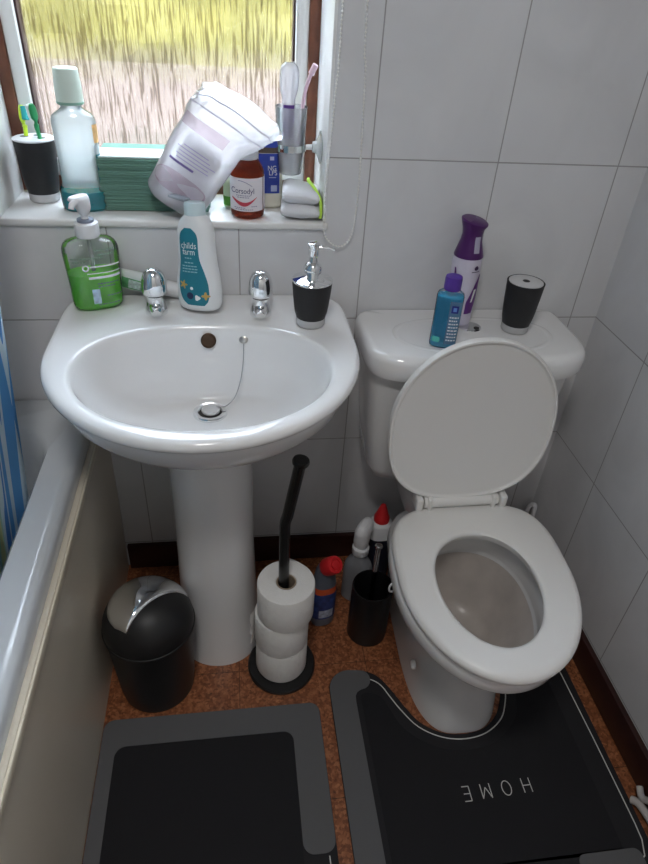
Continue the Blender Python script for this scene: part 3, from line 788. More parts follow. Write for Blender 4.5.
# HOME, thin strokes, reading from the toilet side
def strokes(ch):
    if ch == 'H': return [[(0, 0), (0, 1)], [(.62, 0), (.62, 1)], [(0, .5), (.62, .5)]]
    if ch == 'O': return [[(.36 + .36 * math.cos(2 * PI * i / 24), .5 + .5 * math.sin(2 * PI * i / 24)) for i in range(25)]]
    if ch == 'M': return [[(0, 0), (0, 1), (.36, .25), (.72, 1), (.72, 0)]]
    if ch == 'E': return [[(.55, 0), (0, 0), (0, 1), (.55, 1)], [(0, .5), (.5, .5)]]
for ch, cx in zip('HOME', (.3115, .2685, .2235, .179)):
    bm = nb()
    for s in strokes(ch):
        pts = [(cx + .009 - .027 * p[0], -.667 - .0285 * p[1] - (cx - .18) * -.03) for p in s]
        for a, b in zip(pts, pts[1:]):
            join(bm, line_strip([a, b], .0019, .0062))
    part('letter', bm, LINEW, m2)

exec_parts = None
# ------------------------------------------------------------------ things on the basin
def seg_line(body, bm, x0, x1, z, h, off=.0008):
    body.label(bm, z - h / 2, z + h / 2, x0, x1, off, 8, 1)

# green liquid soap bottle
gs = empty('hand_soap_bottle', (-.522, -.058, BZT + .0045), 'clear pump bottle half full of green soap on the left of the basin', 'soap bottle', rot=(0, 0, .34))
B = Body([(0, .036, .020), (.004, .043, .025), (.012, .046, .028), (.04, .0465, .0285), (.085, .049, .029), (.108, .050, .029), (.120, .048, .028), (.129, .040, .024), (.133, .024, .018), (.140, .0195, .0175)], 2.7)
bm = nb(); B.build(bm, cap1=False); part('bottle', bm, clear_mat('clear_soap_plastic', (.96, .985, .96), .10, milk=.05), gs)
def liquid_mat(name, col, glow=.5):
    if name in MATS: return MATS[name]
    m = mat(name, col, .12)
    t, n, l = nt(m); b = n['Principled BSDF']
    tl = n.new('ShaderNodeBsdfTranslucent'); tl.inputs['Color'].default_value = (*col, 1)
    mx = n.new('ShaderNodeMixShader'); mx.inputs['Fac'].default_value = glow
    l.new(b.outputs[0], mx.inputs[1]); l.new(tl.outputs[0], mx.inputs[2]); l.new(mx.outputs[0], n['Material Output'].inputs['Surface'])
    return m
bm = nb(); B.build(bm, .003, .070, off=-.002); part('soap', bm, liquid_mat('green_soap', (.32, 1.0, .08), .45), gs, label='bright green liquid')
bm = nb(); lathe(bm, [(.0205, .136), (.0215, .138), (.0215, .156), (.0205, .160), (.012, .163)], 36); pu = part('collar', bm, WHITEPL, gs)
bm = nb(); lathe(bm, [(.0145, .162), (.0145, .1665), (.0125, .1675)], 32); part('pump_ring', bm, mat('grey_ring', (.22, .25, .32), .4), pu)
bm = nb(); lathe(bm, [(.0065, .1645), (.006, .178)], 20); tubeb = nb()
Bh = Body([(0, .007, .0075), (.01, .011, .012), (.022, .0125, .0165, 0, -.004), (.030, .012, .020, 0, -.008), (.034, .009, .018, 0, -.008)], 2.6); Bh.build(tubeb); xf(tubeb, Matrix.Translation((0, 0, .174)) @ Matrix.Rotation(-.95, 4, 'Z')); join(bm, tubeb)
tubeb = nb(); tube(tubeb, [(-.012, -.016, .203), (-.021, -.022, .198), (-.023, -.024, .192)], [.0055, .0052, .005], 12); join(bm, tubeb)
part('pump_head', bm, WHITEPL, gs)
bm = nb(); tube(bm, [(0, .0, .136), (.0, .002, .01)], .0038, 10); part('dip_tube', bm, clear_mat('milky_tube', (.9, .95, .9), .1, milk=.4), gs)
WPR = mat('white_print', (.85, .87, .87), .5)
bm = nb(); seg_line(B, bm, -.010, .044, .088, .0028); seg_line(B, bm, -.016, .044, .0755, .0018); seg_line(B, bm, -.014, .043, .067, .0045)
for k in range(24):
    a = 2 * PI * k / 24; b2 = 2 * PI * (k + 1) / 24
    q = [B.front(-.017 + r * math.cos(t), .0865 + r * math.sin(t), .0009) for r, t in ((.0062, a), (.0062, b2), (.0036, b2), (.0036, a))]
    bm.faces.new([bm.verts.new(p) for p in q])
part('printed_marks', bm, WPR, gs, label='white printed ring and lines')
bm = nb()
for zz, x0, x1 in ((.118, .004, .040), (.110, .008, .036), (.104, -.040, .02), (.098, -.038, -.016), (.055, .0, .04), (.049, .0, .034), (.030, .014, .042), (.014, -.004, .036)):
    x = x0
    while x < x1 - .003:
        w = random.uniform(.0025, .006); seg_line(B, bm, x, min(x + w, x1), zz, .0024); x += w + .0013
part('fine_lettering', bm, mat('grey_green_print', (.25, .36, .28), .6), gs)
bm = nb(); B.label(bm, .016, .045, -.012, .002, .0009); part('sticker', bm, mat('pale_blue_sticker', (.45, .6, .72), .5, var=.3, vscale=120), gs)

# toothpaste tube lying against the wall behind the left tap
tp = empty('toothpaste_tube', (-.435, -.021, BZT + .012), 'white and green toothpaste tube lying behind the left tap', 'toothpaste tube', rot=(0, math.radians(12), math.radians(-4)))
bm = nb()
rg = []
for i in range(15):
    t = i / 14; x = -.075 + .11 * t; hh = .020 + .0 * t; dd = .002 + .013 * math.sin(t * PI / 2)
    if t > .93: hh *= .8; dd *= .85
    rg.append([Vector((x, dd * math.sin(2 * PI * k / 28), .021 + hh * math.cos(2 * PI * k / 28))) for k in range(28)])
loft(bm, rg); part('tube_body', bm, mat('tube_white', (.70, .74, .74), .35), tp)
bm = nb()
loft(bm, [[Vector((x, -(.002 + .013 * math.sin((x + .075) / .11 * PI / 2)) * math.cos(math.asin(u)) - .0006, .021 + .020 * u)) for u in (-.8, -.5, -.2, .1, .35)] for x in [-.05 + .075 * i / 12 for i in range(13)]], False, False, close=False)
gl = part('green_band', bm, mat('tube_green', (.12, .35, .16), .35, var=.3, vscale=90), tp)
bm = nb()
loft(bm, [[Vector((x, -(.002 + .013 * math.sin((x + .075) / .11 * PI / 2)) * math.cos(math.asin(u)) - .0011, .021 + .020 * u)) for u in (-.65, -.3, 0, .25)] for x in [-.036 + .024 * i / 6 for i in range(7)]], False, False, close=False)
part('label_square', bm, mat('tube_label', (.5, .6, .58), .4, var=.3, vscale=200), gl)
bm = nb(); tube(bm, [(.034, 0, .021), (.036, 0, .021), (.062, 0, .021), (.063, 0, .021)], [.012, .0155, .0145, .012], 24); part('cap', bm, WHITEPL, tp)

# white body-wash bottle with a teal label
cf = empty('body_wash_bottle', (-.327, -.080, BZT + .008), 'white curved bottle with a teal label and open cap between the taps', 'bottle', rot=(-.13, -.07, -.42)); cf.scale = (1.05, 1.05, 1.03)
B = Body([(0, .030, .018), (.004, .037, .023), (.012, .0405, .0255), (.035, .042, .0265), (.06, .0400, .0265), (.085, .0355, .0255), (.110, .0335, .0245), (.135, .0335, .0235), (.152, .031, .022), (.164, .024, .019), (.170, .0175, .0165)], 2.3)
bm = nb(); B.build(bm); part('bottle', bm, mat('white_satin_bottle', (.80, .82, .83), .3), cf)
LK = [(.012, -.014, .022), (.02, -.024, .029), (.035, -.030, .032), (.055, -.0305, .0305), (.075, -.028, .025), (.095, -.0255, .0185), (.115, -.0255, .0165), (.130, -.0255, .0165), (.142, -.022, .013), (.150, -.013, .004)]
LBd = Body([(k[0], k[1], k[2]) for k in LK])
bm = nb(); B.label(bm, .0125, .1495, lambda z: LBd.at(z)[0] + .003, lambda z: LBd.at(z)[1] - .003, .0006, 16, 40)
lb = part('teal_label', bm, mat('teal_label', (.015, .20, .27), .45), cf, label='teal label')
for txt, z, s in (('childs', .1195, .0155), ('farm', .1085, .0155)):
    bm = map_bm(text_bm(txt, s, squeeze=.85), lambda x, y: B.front(x - .004, z + y, .0010)); part('lettering', bm, WPR, lb)
bm = nb()
for zz, x0, x1 in ((.098, -.012, .002), (.090, -.013, .004), (.084, -.018, .010), (.079, -.018, .012), (.074, -.018, .012)):
    x = x0
    while x < x1 - .002:
        w = random.uniform(.003, .006); seg_line(B, bm, x, min(x + w, x1), zz, .002, .001); x += w + .001
part('fine_lettering', bm, mat('pale_teal_print', (.30, .52, .58), .5), lb)
def blob(cx, cz, r, off, n=20, fn=None):
    bm = nb(); vs = []
    for k in range(n):
        a = 2 * PI * k / n; rr = r * (fn(a) if fn else 1); vs.append(bm.verts.new(B.front(cx + rr * math.cos(a), cz + rr * math.sin(a), off)))
    c = bm.verts.new(B.front(cx, cz, off))
    for k in range(n): bm.faces.new((c, vs[k], vs[(k + 1) % n]))
    return bm
OCH = mat('ochre_print', (.55, .36, .10), .5)
part('printed_flower', blob(-.018, .050, .008, .001, 24, lambda a: .75 + .35 * math.cos(5 * a)), OCH, lb)
part('printed_flower', blob(.023, .031, .0075, .001, 24, lambda a: .75 + .3 * math.cos(4 * a)), OCH, lb)
part('printed_badge', blob(-.006, .030, .0065, .001), mat('navy_print', (.02, .03, .09), .5), lb)
part('printed_badge', blob(.008, .027, .0058, .001, 24, lambda a: .85 + .15 * math.cos(3 * a)), WPR, lb)
part('printed_dot', blob(-.002, .044, .003, .001, 12), WPR, lb)
bm = nb(); lathe(bm, [(.0175, .169), (.0185, .170), (.0182, .187), (.0165, .191), (.004, .1915)], 36); cp = part('cap', bm, mat('pale_aqua_cap', (.62, .76, .80), .3), cf, label='pale aqua cap')
bm = nb(); box(bm, -.044, -.013, -.014, .012, .1905, .1955, .002); xf(bm, Matrix.Translation((-.013, 0, .19)) @ Matrix.Rotation(.22, 4, 'Y') @ Matrix.Translation((.013, 0, -.19)))
part('flip_lid', bm, clear_mat('clear_flip_lid', (.85, .93, .97), .2, milk=.45, milkcol=(.8, .9, .97)), cp)

# soap dispenser, chrome and black
sd = empty('soap_dispenser', (-.119, -.142, BZT + .0045), 'black and chrome pump soap dispenser on the right of the basin', 'soap dispenser')
def tumbler(root, h, r0, r1, lid):
    Bt = Body([(0, r0 * .93, r0 * .93), (.003, r0, r0), (.016, r0 * 1.01, r0 * 1.01), (h * .3, r0 * 1.12, r0 * 1.12), (h * .6, r0 + (r1 - r0) * .68, r0 + (r1 - r0) * .68), (h, r1, r1)], 2)
    bm = nb(); Bt.build(bm, 0, .016); part('foot', bm, clear_mat('frosted_foot', (.9, .91, .93), .2, milk=.7, milkcol=(.95, .95, .96), trl=.3), root)
    bm = nb(); Bt.build(bm, .016, h); part('sleeve', bm, BLACKS, root, label='black sleeve')
    return Bt
tumbler(sd, .088, .0275, .0375, None)
bm = nb(); lathe(bm, [(.0378, .087), (.0382, .089), (.037, .0905), (.016, .096), (.012, .099), (.0165, .104), (.0175, .112), (.014, .119), (.0085, .123), (.0075, .131)], 48); dm = part('pump_collar', bm, CHROME, sd)
bm = nb(); lathe(bm, [(.005, .129), (.005, .134), (.0095, .135), (.0098, .152), (.0105, .153), (.0105, .1565), (.008, .158), (.002, .158)], 32); part('pump_head', bm, CHROME, sd)
bm = nb(); tube(bm, smooth_path([(.006, -.001, .149), (.025, -.004, .150), (.037, -.006, .147)], 4), [.004] * 3 + [.0032] * 6, 12); part('spout', bm, CHROME, sd)

# ------------------------------------------------------------------ things on the cistern
CZ = .7665
ck = empty('tumbler_holder', (.319, -.100, CZ), 'black tapered holder with a white lid on the right of the cistern', 'tumbler', 'x')
del ck['group']
tumbler(ck, .105, .028, .0375, None)
WL = mat('brushed_white_lid', (.62, .62, .63), .35)
bm = nb(); lathe(bm, [(.0375, .1045), (.0378, .1062), (.0365, .107), (.0345, .1055)], 48); part('rim', bm, BLACKS, ck)
bm = nb(); lathe(bm, [(.0342, .1045), (.0342, .1068), (.033, .1074), (.004, .1074)], 48); part('lid', bm, WL, ck, label='white lid with a centre hole')
bm = nb(); lathe(bm, [(.0072, .1072), (.0072, .1078)], 24); part('lid_hole', bm, BLACKP, ck)

bs = empty('sanitiser_bottle', (.143, -.164, CZ + .0004), 'blue clear sanitiser bottle with a purple cap at the cistern front', 'sanitiser bottle', rot=(0, 0, -.35)); bs.scale = (1.04, 1.04, 1.14)
B = Body([(0, .021, .013), (.003, .0245, .0165), (.008, .025, .017), (.09, .025, .017), (.096, .0235, .016), (.101, .016, .013), (.1045, .0125, .0115)], 3.2)
bm = nb(); B.build(bm); part('bottle', bm, clear_mat('clear_blue_bottle', (.9, .96, .99), .10), bs)
bm = nb(); B.build(bm, .002, .093, off=-.0015); part('gel', bm, liquid_mat('blue_gel', (.07, .66, 1.0), .15), bs, label='bright blue gel')
bm = nb(); lathe(bm, [(.0145, .103), (.0155, .104), (.0155, .122), (.0145, .1255), (.004, .126)], 32); part('cap', bm, mat('violet_cap', (.09, .035, .32), .35), bs, label='purple cap')
bm = nb(); B.label(bm, .010, .088, .002, .0235, .0007); lb = part('label_panel', bm, clear_mat('pale_blue_label', (.6, .8, .95), .1, milk=.45, milkcol=(.35, .62, .85)), bs, label='pale blue label')
bm = nb(); B.label(bm, .068, .081, .006, .018, .0011); part('printed_square', bm, mat('dark_blue_print', (.02, .03, .25), .5), lb)
bm = nb(); B.label(bm, .071, .078, .009, .015, .0014, 6, 2); part('printed_square_core', bm, mat('mid_blue_print', (.15, .3, .7), .5), lb)
bm = nb()
for k in range(8):
    zz = .06 - k * .006; x = .005
    while x < .020:
        w = random.uniform(.002, .005); seg_line(B, bm, x, min(x + w, .0215), zz, .0025, .0011); x += w + .0012
part('fine_lettering', bm, WPR, lb)
bm = nb(); B.label(bm, .012, .022, -.020, -.006, .0011); part('teal_sticker', bm, mat('teal_sticker', (.1, .6, .55), .5), bs)

af = empty('air_freshener', (.203, -.060, CZ + .0004), 'tall white and purple air freshener can behind the blue bottle', 'air freshener'); af.scale = (1.13, 1.13, 1.0)
B = Body([(0, .022, .022), (.003, .0255, .0255), (.01, .0262, .0262), (.12, .0262, .0262), (.135, .0255, .0255), (.146, .0245, .0245)], 2)
bm = nb(); B.build(bm); can = part('can', bm, mat('lilac_white_can', (.66, .62, .74), .35), af)
bm = nb(); lathe(bm, [(.0255, .144), (.026, .146), (.0225, .160), (.0185, .176), (.0175, .188), (.0192, .199), (.0232, .210), (.0235, .213), (.021, .215), (.004, .216)], 40)
for v in bm.verts:
    if v.co.z > .205: v.co.z += -.18 * (v.co.x - .0) - .12 * v.co.y * -1
cpp = part('cap', bm, mat('purple_cap', (.075, .014, .12), .3), af, label='purple waisted cap')
BC = Body([(.146, .026, .026), (.160, .0225, .0225), (.176, .0185, .0185), (.188, .0175, .0175), (.199, .0192, .0192)], 2)
bm = nb(); BC.label(bm, .157, .187, .0, .010, .0008); part('cap_button', bm, mat('lilac_grey_button', (.42, .40, .52), .4), cpp)
PUR = mat('purple_print', (.12, .025, .2), .4)
bm = nb(); B.label(bm, .03, .112, lambda z: .004 + .012 * math.sin((.112 - z) / .082 * PI * .5) * 0 + max(-.002, .016 - (.112 - z) * .32), lambda z: .0235 - max(0, (.06 - z)) * .2, .0008, 10, 24); part('printed_leaf', bm, PUR, can)
bm = nb(); B.label(bm, .055, .082, lambda z: .010 + (z - .055) * .12, lambda z: .0135 + (z - .055) * .18, .0012, 4, 10); part('printed_highlight', bm, WPR, can)
bm = nb(); B.label(bm, .085, .125, lambda z: -.024 + (.125 - z) * .05, lambda z: -.0225 + (.125 - z) * .12, .0008, 4, 10); part('printed_leaf', bm, PUR, can)
part('printed_drop', blob(.010, .127, .004, .0008, 16, lambda a: 1 + .35 * max(0, math.sin(a)) ** 6), mat('dark_plum_print', (.04, .015, .07), .4), can)
bm = nb(); seg_line(B, bm, .002, .017, .120, .0015); part('fine_lettering', bm, mat('dark_plum_print', (.04, .015, .07), .4), can)

# ------------------------------------------------------------------ things on the sill
SZ = WZ0 + .004
tc = empty('toothbrush_cup', (-.628, .108, SZ), 'black tapered toothbrush cup with a white lid at the left end of the sill', 'toothbrush cup')
tumbler(tc, .112, .0285, .0375, None)
bm = nb(); lathe(bm, [(.0372, .1105), (.0380, .113), (.0365, .1145), (.006, .1145), (.005, .113)], 48); part('lid', bm, mat('white_pearl_lid', (.75, .76, .79), .3), tc, label='white lid with holes')
for dx, dy in ((-.017, .006), (.015, -.004), (.004, .018)):
    bm = nb(); lathe(bm, [(.0078, .1143), (.0078, .1149)], 20, dx, dy); part('lid_hole', bm, mat('hole_dark', (.12, .12, .13), .6), tc)
def toothbrush(loc, lean, cols, label, hl):
    t = empty('toothbrush', loc, label, 'toothbrush', rot=lean)
    bm = nb(); tube(bm, smooth_path([(0, 0, 0), (0, .001, .03), (0, 0, hl * .8), (0, -.002, hl)], 4), [.0038] * 5 + [.0045] * 4 + [.003] * 3 + [.0026], 10)
    part('handle', bm, cols[0], t)
    Bb = Body([(0, .0035, .003), (.006, .0072, .0036), (.022, .0074, .0036), (.029, .004, .003)], 2.4)
    bm = nb(); Bb.build(bm); xf(bm, Matrix.Translation((0, -.002, hl - .002))); part('head', bm, cols[1], t)
    bm = nb(); box(bm, -.006, .006, -.001, .0095, hl + .002, hl + .025, .002); part('bristles', bm, cols[2], t)
GB = mat('green_brush_plastic', (.02, .30, .10), .3); GW = mat('bristle_white', (.75, .8, .8), .8)
toothbrush((-.612, .101, SZ + .100), (.10, -.20, .9), (GB, GB, GW), 'green toothbrush with white bristles standing in the black cup', .050)
toothbrush((-.643, .114, SZ + .100), (.1, -.26, -1.9), (mat('lime_plastic', (.50, .72, .03), .3), mat('lime_plastic', (.50, .72, .03), .3), mat('teal_bristle', (.03, .40, .42), .7)), 'lime green toothbrush with teal bristles standing in the black cup', .040)

# mouthwash bottle
mw = empty('mouthwash_bottle', (-.540, .060, SZ), 'clear mouthwash bottle with a little teal liquid left on the sill', 'mouthwash bottle', rot=(0, 0, .15))
mw.scale = (1, 1, .965)
B = Body([(0, .038, .026), (.004, .0425, .029), (.02, .044, .030), (.040, .0435, .030), (.048, .0385, .028), (.06, .0375, .027), (.14, .038, .027), (.158, .0385, .027), (.170, .035, .025), (.178, .024, .021), (.183, .0185, .0185), (.192, .018, .018)], 2.6)
bm = nb(); B.build(bm, z1=.046, cap1=False); part('bottle_base', bm, clear_mat('clear_base_plastic', (.96, .98, .99), .12), mw)
bm = nb(); B.build(bm, z0=.046, cap0=False, cap1=False); part('bottle', bm, clear_mat('backlight_whitened_plastic', (.95, .98, .99), .14, milk=.52, milkcol=(.90, .95, .97), trl=.72), mw)  # upper shell coloured milky to stand in for backlit reflections in clear plastic
bm = nb(); B.build(bm, .003, .036, off=-.002); part('mouthwash', bm, liquid_mat('teal_liquid', (.01, .58, .64), .5), mw, label='teal liquid')
bm = nb(); Body([(.188, .0215, .0215), (.19, .023, .023), (.226, .0225, .0225), (.230, .0215, .0215), (.245, .0208, .0208), (.247, .019, .019)], 2).build(bm); cp = part('cap', bm, mat('pale_green_cap', (.68, .80, .72), .4), mw, label='pale ribbed cap')
bm = nb(); lathe(bm, [(.0216, .1885), (.0236, .190), (.0236, .193), (.0225, .194)], 36, cap0=False, cap1=False); part('cap_ring', bm, mat('sea_green_ring', (.25, .45, .36), .4), cp)
bm = nb(); B.label(bm, .055, .105, .030, .0368, .0009); part('label_panel', bm, mat('dark_teal_label', (.01, .17, .22), .45), mw, label='dark teal label')
bm = nb(); B.label(bm, .105, .122, .028, .0368, .0009); part('label_panel', bm, mat('grey_label', (.45, .52, .55), .45), mw)
bm = nb(); B.label(bm, .125, .157, .030, .038, .0009); part('label_panel', bm, mat('orange_leaf_label', (.72, .42, .16), .45, var=.3, vscale=120), mw, label='orange label')

# green folded paper towels, two stacks
NG = [mat('green_napkin_%d' % k, (.13 + .018 * k, .26 + .026 * k, .21 + .022 * k), .9) for k in range(3)]
PW = mat('pale_napkin', (.60, .70, .68), .9)
def napkin(name, x0, x1, y0, y1, z, h, m, label, group):
    bm = nb(); box(bm, x0, x1, y0, y1, z, z + h, min(.0011, h * .3), 1)
    for v in bm.verts:
        v.co.z += .0009 * math.sin(v.co.x * 40 + z * 50) * (z - SZ) / .1
    return setp(obj(name, bm, m), label, 'napkin', group)
nl = 24
ORD = ['topmost', 'second', 'third', 'fourth', 'fifth', 'sixth', 'seventh', 'eighth', 'ninth', 'tenth', 'eleventh', 'twelfth', 'thirteenth', 'fourteenth', 'fifteenth', 'sixteenth', 'seventeenth', 'eighteenth', 'nineteenth', 'twentieth', 'twenty first', 'twenty second', 'twenty third', 'twenty fourth']
for k in range(nl):
    j = random.uniform(-.002, .002); j2 = random.uniform(-.0015, .0015); h = .0041
    z = SZ + .0005 + k * .0041
    if k < nl - 1:
        napkin('napkin', -.503 + j - .0006 * k, -.305 + j, .045 + j2, .118 + j2, z, h - .0003, NG[k % 3], 'green folded napkin ' + ORD[nl - 1 - k] + ' from the top of the front stack on the sill', 'green napkins in the front sill stack')
    else:
        napkin('napkin', -.512, -.318, .047, .116, z, .0035, PW, 'pale topmost napkin of the front stack on the sill', 'green napkins in the front sill stack')
for k in range(9):
    j = random.uniform(-.002, .002); z = SZ + .0005 + k * .0106
    napkin('napkin', -.512 + j, -.312 + j, .123, .168, z, .0103, NG[(k + 1) % 3], 'thick green folded napkin ' + (ORD[8 - k] + ' from the top' if k < 8 else 'on top') + ' of the rear stack against the window', 'green napkins in the rear sill stack')

# plastic pack leaning on the amber bottle
def bag_mat():
    return clear_mat('thin_milky_bag', (.97, .96, .98), .12, milk=.66, milkcol=(.95, .93, .955), rough=.2, trl=.75)
A = Vector((-.374, .020, SZ + .022)); AX = (Vector((-.238, -.034, 1.19)) - A).normalized(); LEN = .185
SX = Vector((AX.z, 0, -AX.x)); SY = Vector((0, 1, 0))
bg = empty('cotton_pad_bag', (0, 0, 0), 'open clear plastic bag with pale pink print leaning across the sill', 'plastic bag')
def bagpt(t, th, r=None, jit=1):
    """t along the axis in metres"""
    if t < .012: w, d = .046 + t * 1.0, .026 + t * .5
    elif t < .15: w, d = .058 + (t - .012) * .03, .032 - (t - .012) * .05
    else:
        q = (t - .15) / .09; w, d = .062 + .020 * q, .025 + .003 * q
    c, s = math.cos(th), math.sin(th)
    nz = mnoise.noise(Vector((math.cos(th) * 1.6, math.sin(th) * 1.6, t * 22))) * (.0018 + .010 * max(0, (t - .13) / .1)) * jit
    nz += mnoise.noise(Vector((math.cos(th) * 4, math.sin(th) * 4, t * 60 + 5))) * (.0008 + .005 * max(0, (t - .14) / .1)) * jit
    p = A + AX * t + SX * ((w + nz) * sg(c) * abs(c) ** .85) + SY * ((d + nz) * sg(s) * abs(s) ** .85)
    if t > .12:
        q = (t - .12) / .12; p += SX * (.022 * q * q) 
    return p
bm = nb(); ts = [0, .003, .008] + [.014 + .0058 * i for i in range(40)]
rings = [[bagpt(t, 2 * PI * k / 80) - (AX * 0) for k in range(80)] for t in ts]
tip = ts[-1]
for k in range(80):      # ragged, tilted mouth
    th = 2 * PI * k / 80
    for j in range(-12, 0):
        f = (13 + j) / 13
        rings[j][k] += AX * (f * f * (.012 * mnoise.noise(Vector((math.cos(th) * 2, math.sin(th) * 2, 9))) + .008 * math.cos(th) + .030 * abs(math.sin(th)) ** 1.5 - .026)) + SY * (f * .008 * math.sin(3 * th))
loft(bm, rings, True, False); part('bag', bm, bag_mat(), bg, 180)
bm = nb()
for kk in (-9, -5):
    loft(bm, [[p + (p - (A + AX * ts[kk])).normalized() * .0006 + AX * dz for p in rings[kk]] for dz in (-.001, .001)], False, False)
part('drawstring_hem', bm, mat('lilac_hem', (.50, .47, .56), .5), bg)
def bagprint(t0, t1, a0, a1, m, name, nu=14, nv=8, ell=False):
    bm = nb()
    def P(u, v):
        return bagpt(t0 + (t1 - t0) * v, a0 + (a1 - a0) * u) + Vector((0, -.0012, 0))
    if ell:
        c = bm.verts.new(P(.5, .5)); vs = [bm.verts.new(P(.5 + .5 * math.cos(2 * PI * k / 28), .5 + .5 * math.sin(2 * PI * k / 28))) for k in range(28)]
        for k in range(28): bm.faces.new((c, vs[k], vs[(k + 1) % 28]))
    else:
        loft(bm, [[P(i / nu, j / nv) for i in range(nu + 1)] for j in range(nv + 1)], False, False, close=False)
    return part(name, bm, m, bg)
PINK = clear_mat('pale_pink_print', (.98, .93, .95), .08, milk=.45, milkcol=(.85, .66, .74), rough=.3, trl=.8)
LAV = mat('lavender_print', (.22, .17, .42), .5)
bagprint(.030, .070, PI * 1.08, PI * 1.75, PINK, 'printed_oval', ell=True)
bagprint(.150, .172, PI * 1.1, PI * 1.6, PINK, 'printed_band')
for k, (a, b2) in enumerate(((1.30, 1.62), (1.28, 1.60), (1.30, 1.66), (1.26, 1.58), (1.32, 1.55))):
    bagprint(.094 + k * .0065, .0958 + k * .0065, PI * a, PI * b2, mat('faint_lavender_print', (.36, .32, .5), .5), 'printed_line', nv=1)
bagprint(.084, .0885, PI * 1.22, PI * 1.50, LAV, 'printed_bar', nv=1)
# the pads inside
bm = nb(); M = Matrix((( SX.x, 0, AX.x, A.x), (SX.y, 1, AX.y, A.y), (SX.z, 0, AX.z, A.z), (0, 0, 0, 1)))
CW = liquid_mat('cotton_white', (.88, .86, .88), .55)
Bp = Body([(0, .030, .020), (.004, .036, .024), (.128, .038, .022), (.132, .033, .018)], 2)
cpd = nb(); Bp.build(cpd); xf(cpd, M @ Matrix.Translation((0, 0, .006)))
setp(obj('cotton_pads', cpd, CW), 'white column of cotton pads seen through the leaning plastic bag', 'cotton pads')

# amber medicine bottle
am = empty('amber_bottle', (-.231, .034, SZ), 'amber mouthwash bottle with a white label and red curve on the sill', 'bottle', rot=(0, 0, -.12))
B = Body([(0, .028, .028), (.003, .0315, .0315), (.01, .0325, .0325), (.078, .0325, .0325), (.086, .0318, .0318), (.100, .0245, .0245), (.108, .0185, .0185), (.113, .0165, .0165), (.125, .0155, .0155)], 2)
bm = nb(); B.build(bm); part('bottle', bm, mat('amber_glass', (.24, .030, .010), .06, trans=.55, ior=1.3), am)
bm = nb(); lathe(bm, [(.0205, .106), (.0212, .108), (.0205, .118), (.0165, .138), (.0155, .141), (.004, .142)], 36); part('cap', bm, mat('white_ribbed_cap', (.76, .78, .80), .4), am, label='white tapered cap')
bm = nb(); B.wrap(bm, -PI * .99, -PI * .13, .016, .077, .0006, 32, 6); lb = part('label_panel', bm, mat('label_white', (.76, .73, .76), .45), am, label='white label')
bm = nb(); B.wrap(bm, -PI * .10, PI * .25, .016, .077, .0006, 16, 6); part('label_panel', bm, mat('label_white', (.76, .73, .76), .45), am)
bm = map_bm(text_bm('Corsodyl', .0145, squeeze=.80), lambda x, y: B.front(x - .006, .0535 + y, .0011)); part('lettering', bm, mat('navy_lettering', (.03, .03, .13), .5), lb)
bm = nb(); rows = [[], []]
for i in range(17):
    t = i / 16; x = -.026 + .046 * t; z = .040 - .014 * math.sin(PI * min(1, t * .92)) + .006 * t; w = .0075 * math.sin(PI * (t * .85 + .12)) 
    rows[0].append(B.front(x, z - w / 2, .0011)); rows[1].append(B.front(x, z + w / 2, .0011))
loft(bm, rows, False, False, close=False); part('printed_curve', bm, mat('red_print', (.52, .05, .08), .5), lb, label='red smile curve')
bm = nb(); rows = [[], []]
for i in range(13):
    t = i / 12; x = -.014 + .026 * t; z = .0725 - .010 * t * t
    rows[0].append(B.front(x, z - .0006, .0011)); rows[1].append(B.front(x, z + .0006, .0011))
loft(bm, rows, False, False, close=False); part('printed_arc', bm, mat('grey_violet_print', (.25, .24, .36), .5), lb)
bm = nb()
for zz, x0, x1 in ((.0455, -.018, .008), (.0420, -.016, .006), (.0225, -.022, .0), (.0255, .010, .02), (.0195, -.02, .014)):
    x = x0
    while x < x1 - .001:
        w = random.uniform(.002, .004); seg_line(B, bm, x, min(x + w, x1), zz, .0014, .0011); x += w + .001
part('fine_lettering', bm, mat('grey_violet_print', (.25, .24, .36), .5), lb)

# blue and cream bottle behind
bb = empty('blue_label_bottle', (-.188, .098, SZ), 'cream bottle with a blue label and dark top band behind the amber bottle', 'bottle', rot=(0, 0, .05))
B = Body([(0, .024, .017), (.003, .0285, .0205), (.01, .029, .021), (.115, .029, .021), (.13, .027, .02), (.136, .015, .015), (.15, .014, .014)], 3.2)
bm = nb(); B.build(bm); part('bottle', bm, mat('cream_bottle', (.74, .73, .62), .35), bb)
bm = nb(); B.label(bm, .03, .105, -.020, .021, .0006); lb = part('blue_label', bm, mat('royal_blue_label', (.03, .07, .42), .4), bb, label='royal blue label')
bm = nb(); B.label(bm, .106, .116, -.020, .021, .0006); part('dark_band', bm, mat('umber_label', (.10, .08, .06), .4), lb)
bm = nb(); B.label(bm, .116, .128, -.016, .018, .0008); part('blue_label', bm, mat('royal_blue_label', (.03, .07, .42), .4), lb)
for txt, z, x, s in (('NG', .078, .006, .013), ('LPS', .069, .008, .013)):
    bm = map_bm(text_bm(txt, s, squeeze=.9), lambda a, y: B.front(x + a, z + y, .0012)); part('lettering', bm, WPR, lb)
bm = nb(); B.label(bm, .093, .100, .002, .010, .0012, 4, 2); B.label(bm, .060, .0615, .0, .014, .0012, 4, 1); B.label(bm, .034, .046, .004, .016, .0012, 4, 2); part('printed_marks', bm, mat('pale_blue_print', (.5, .56, .78), .5), lb)

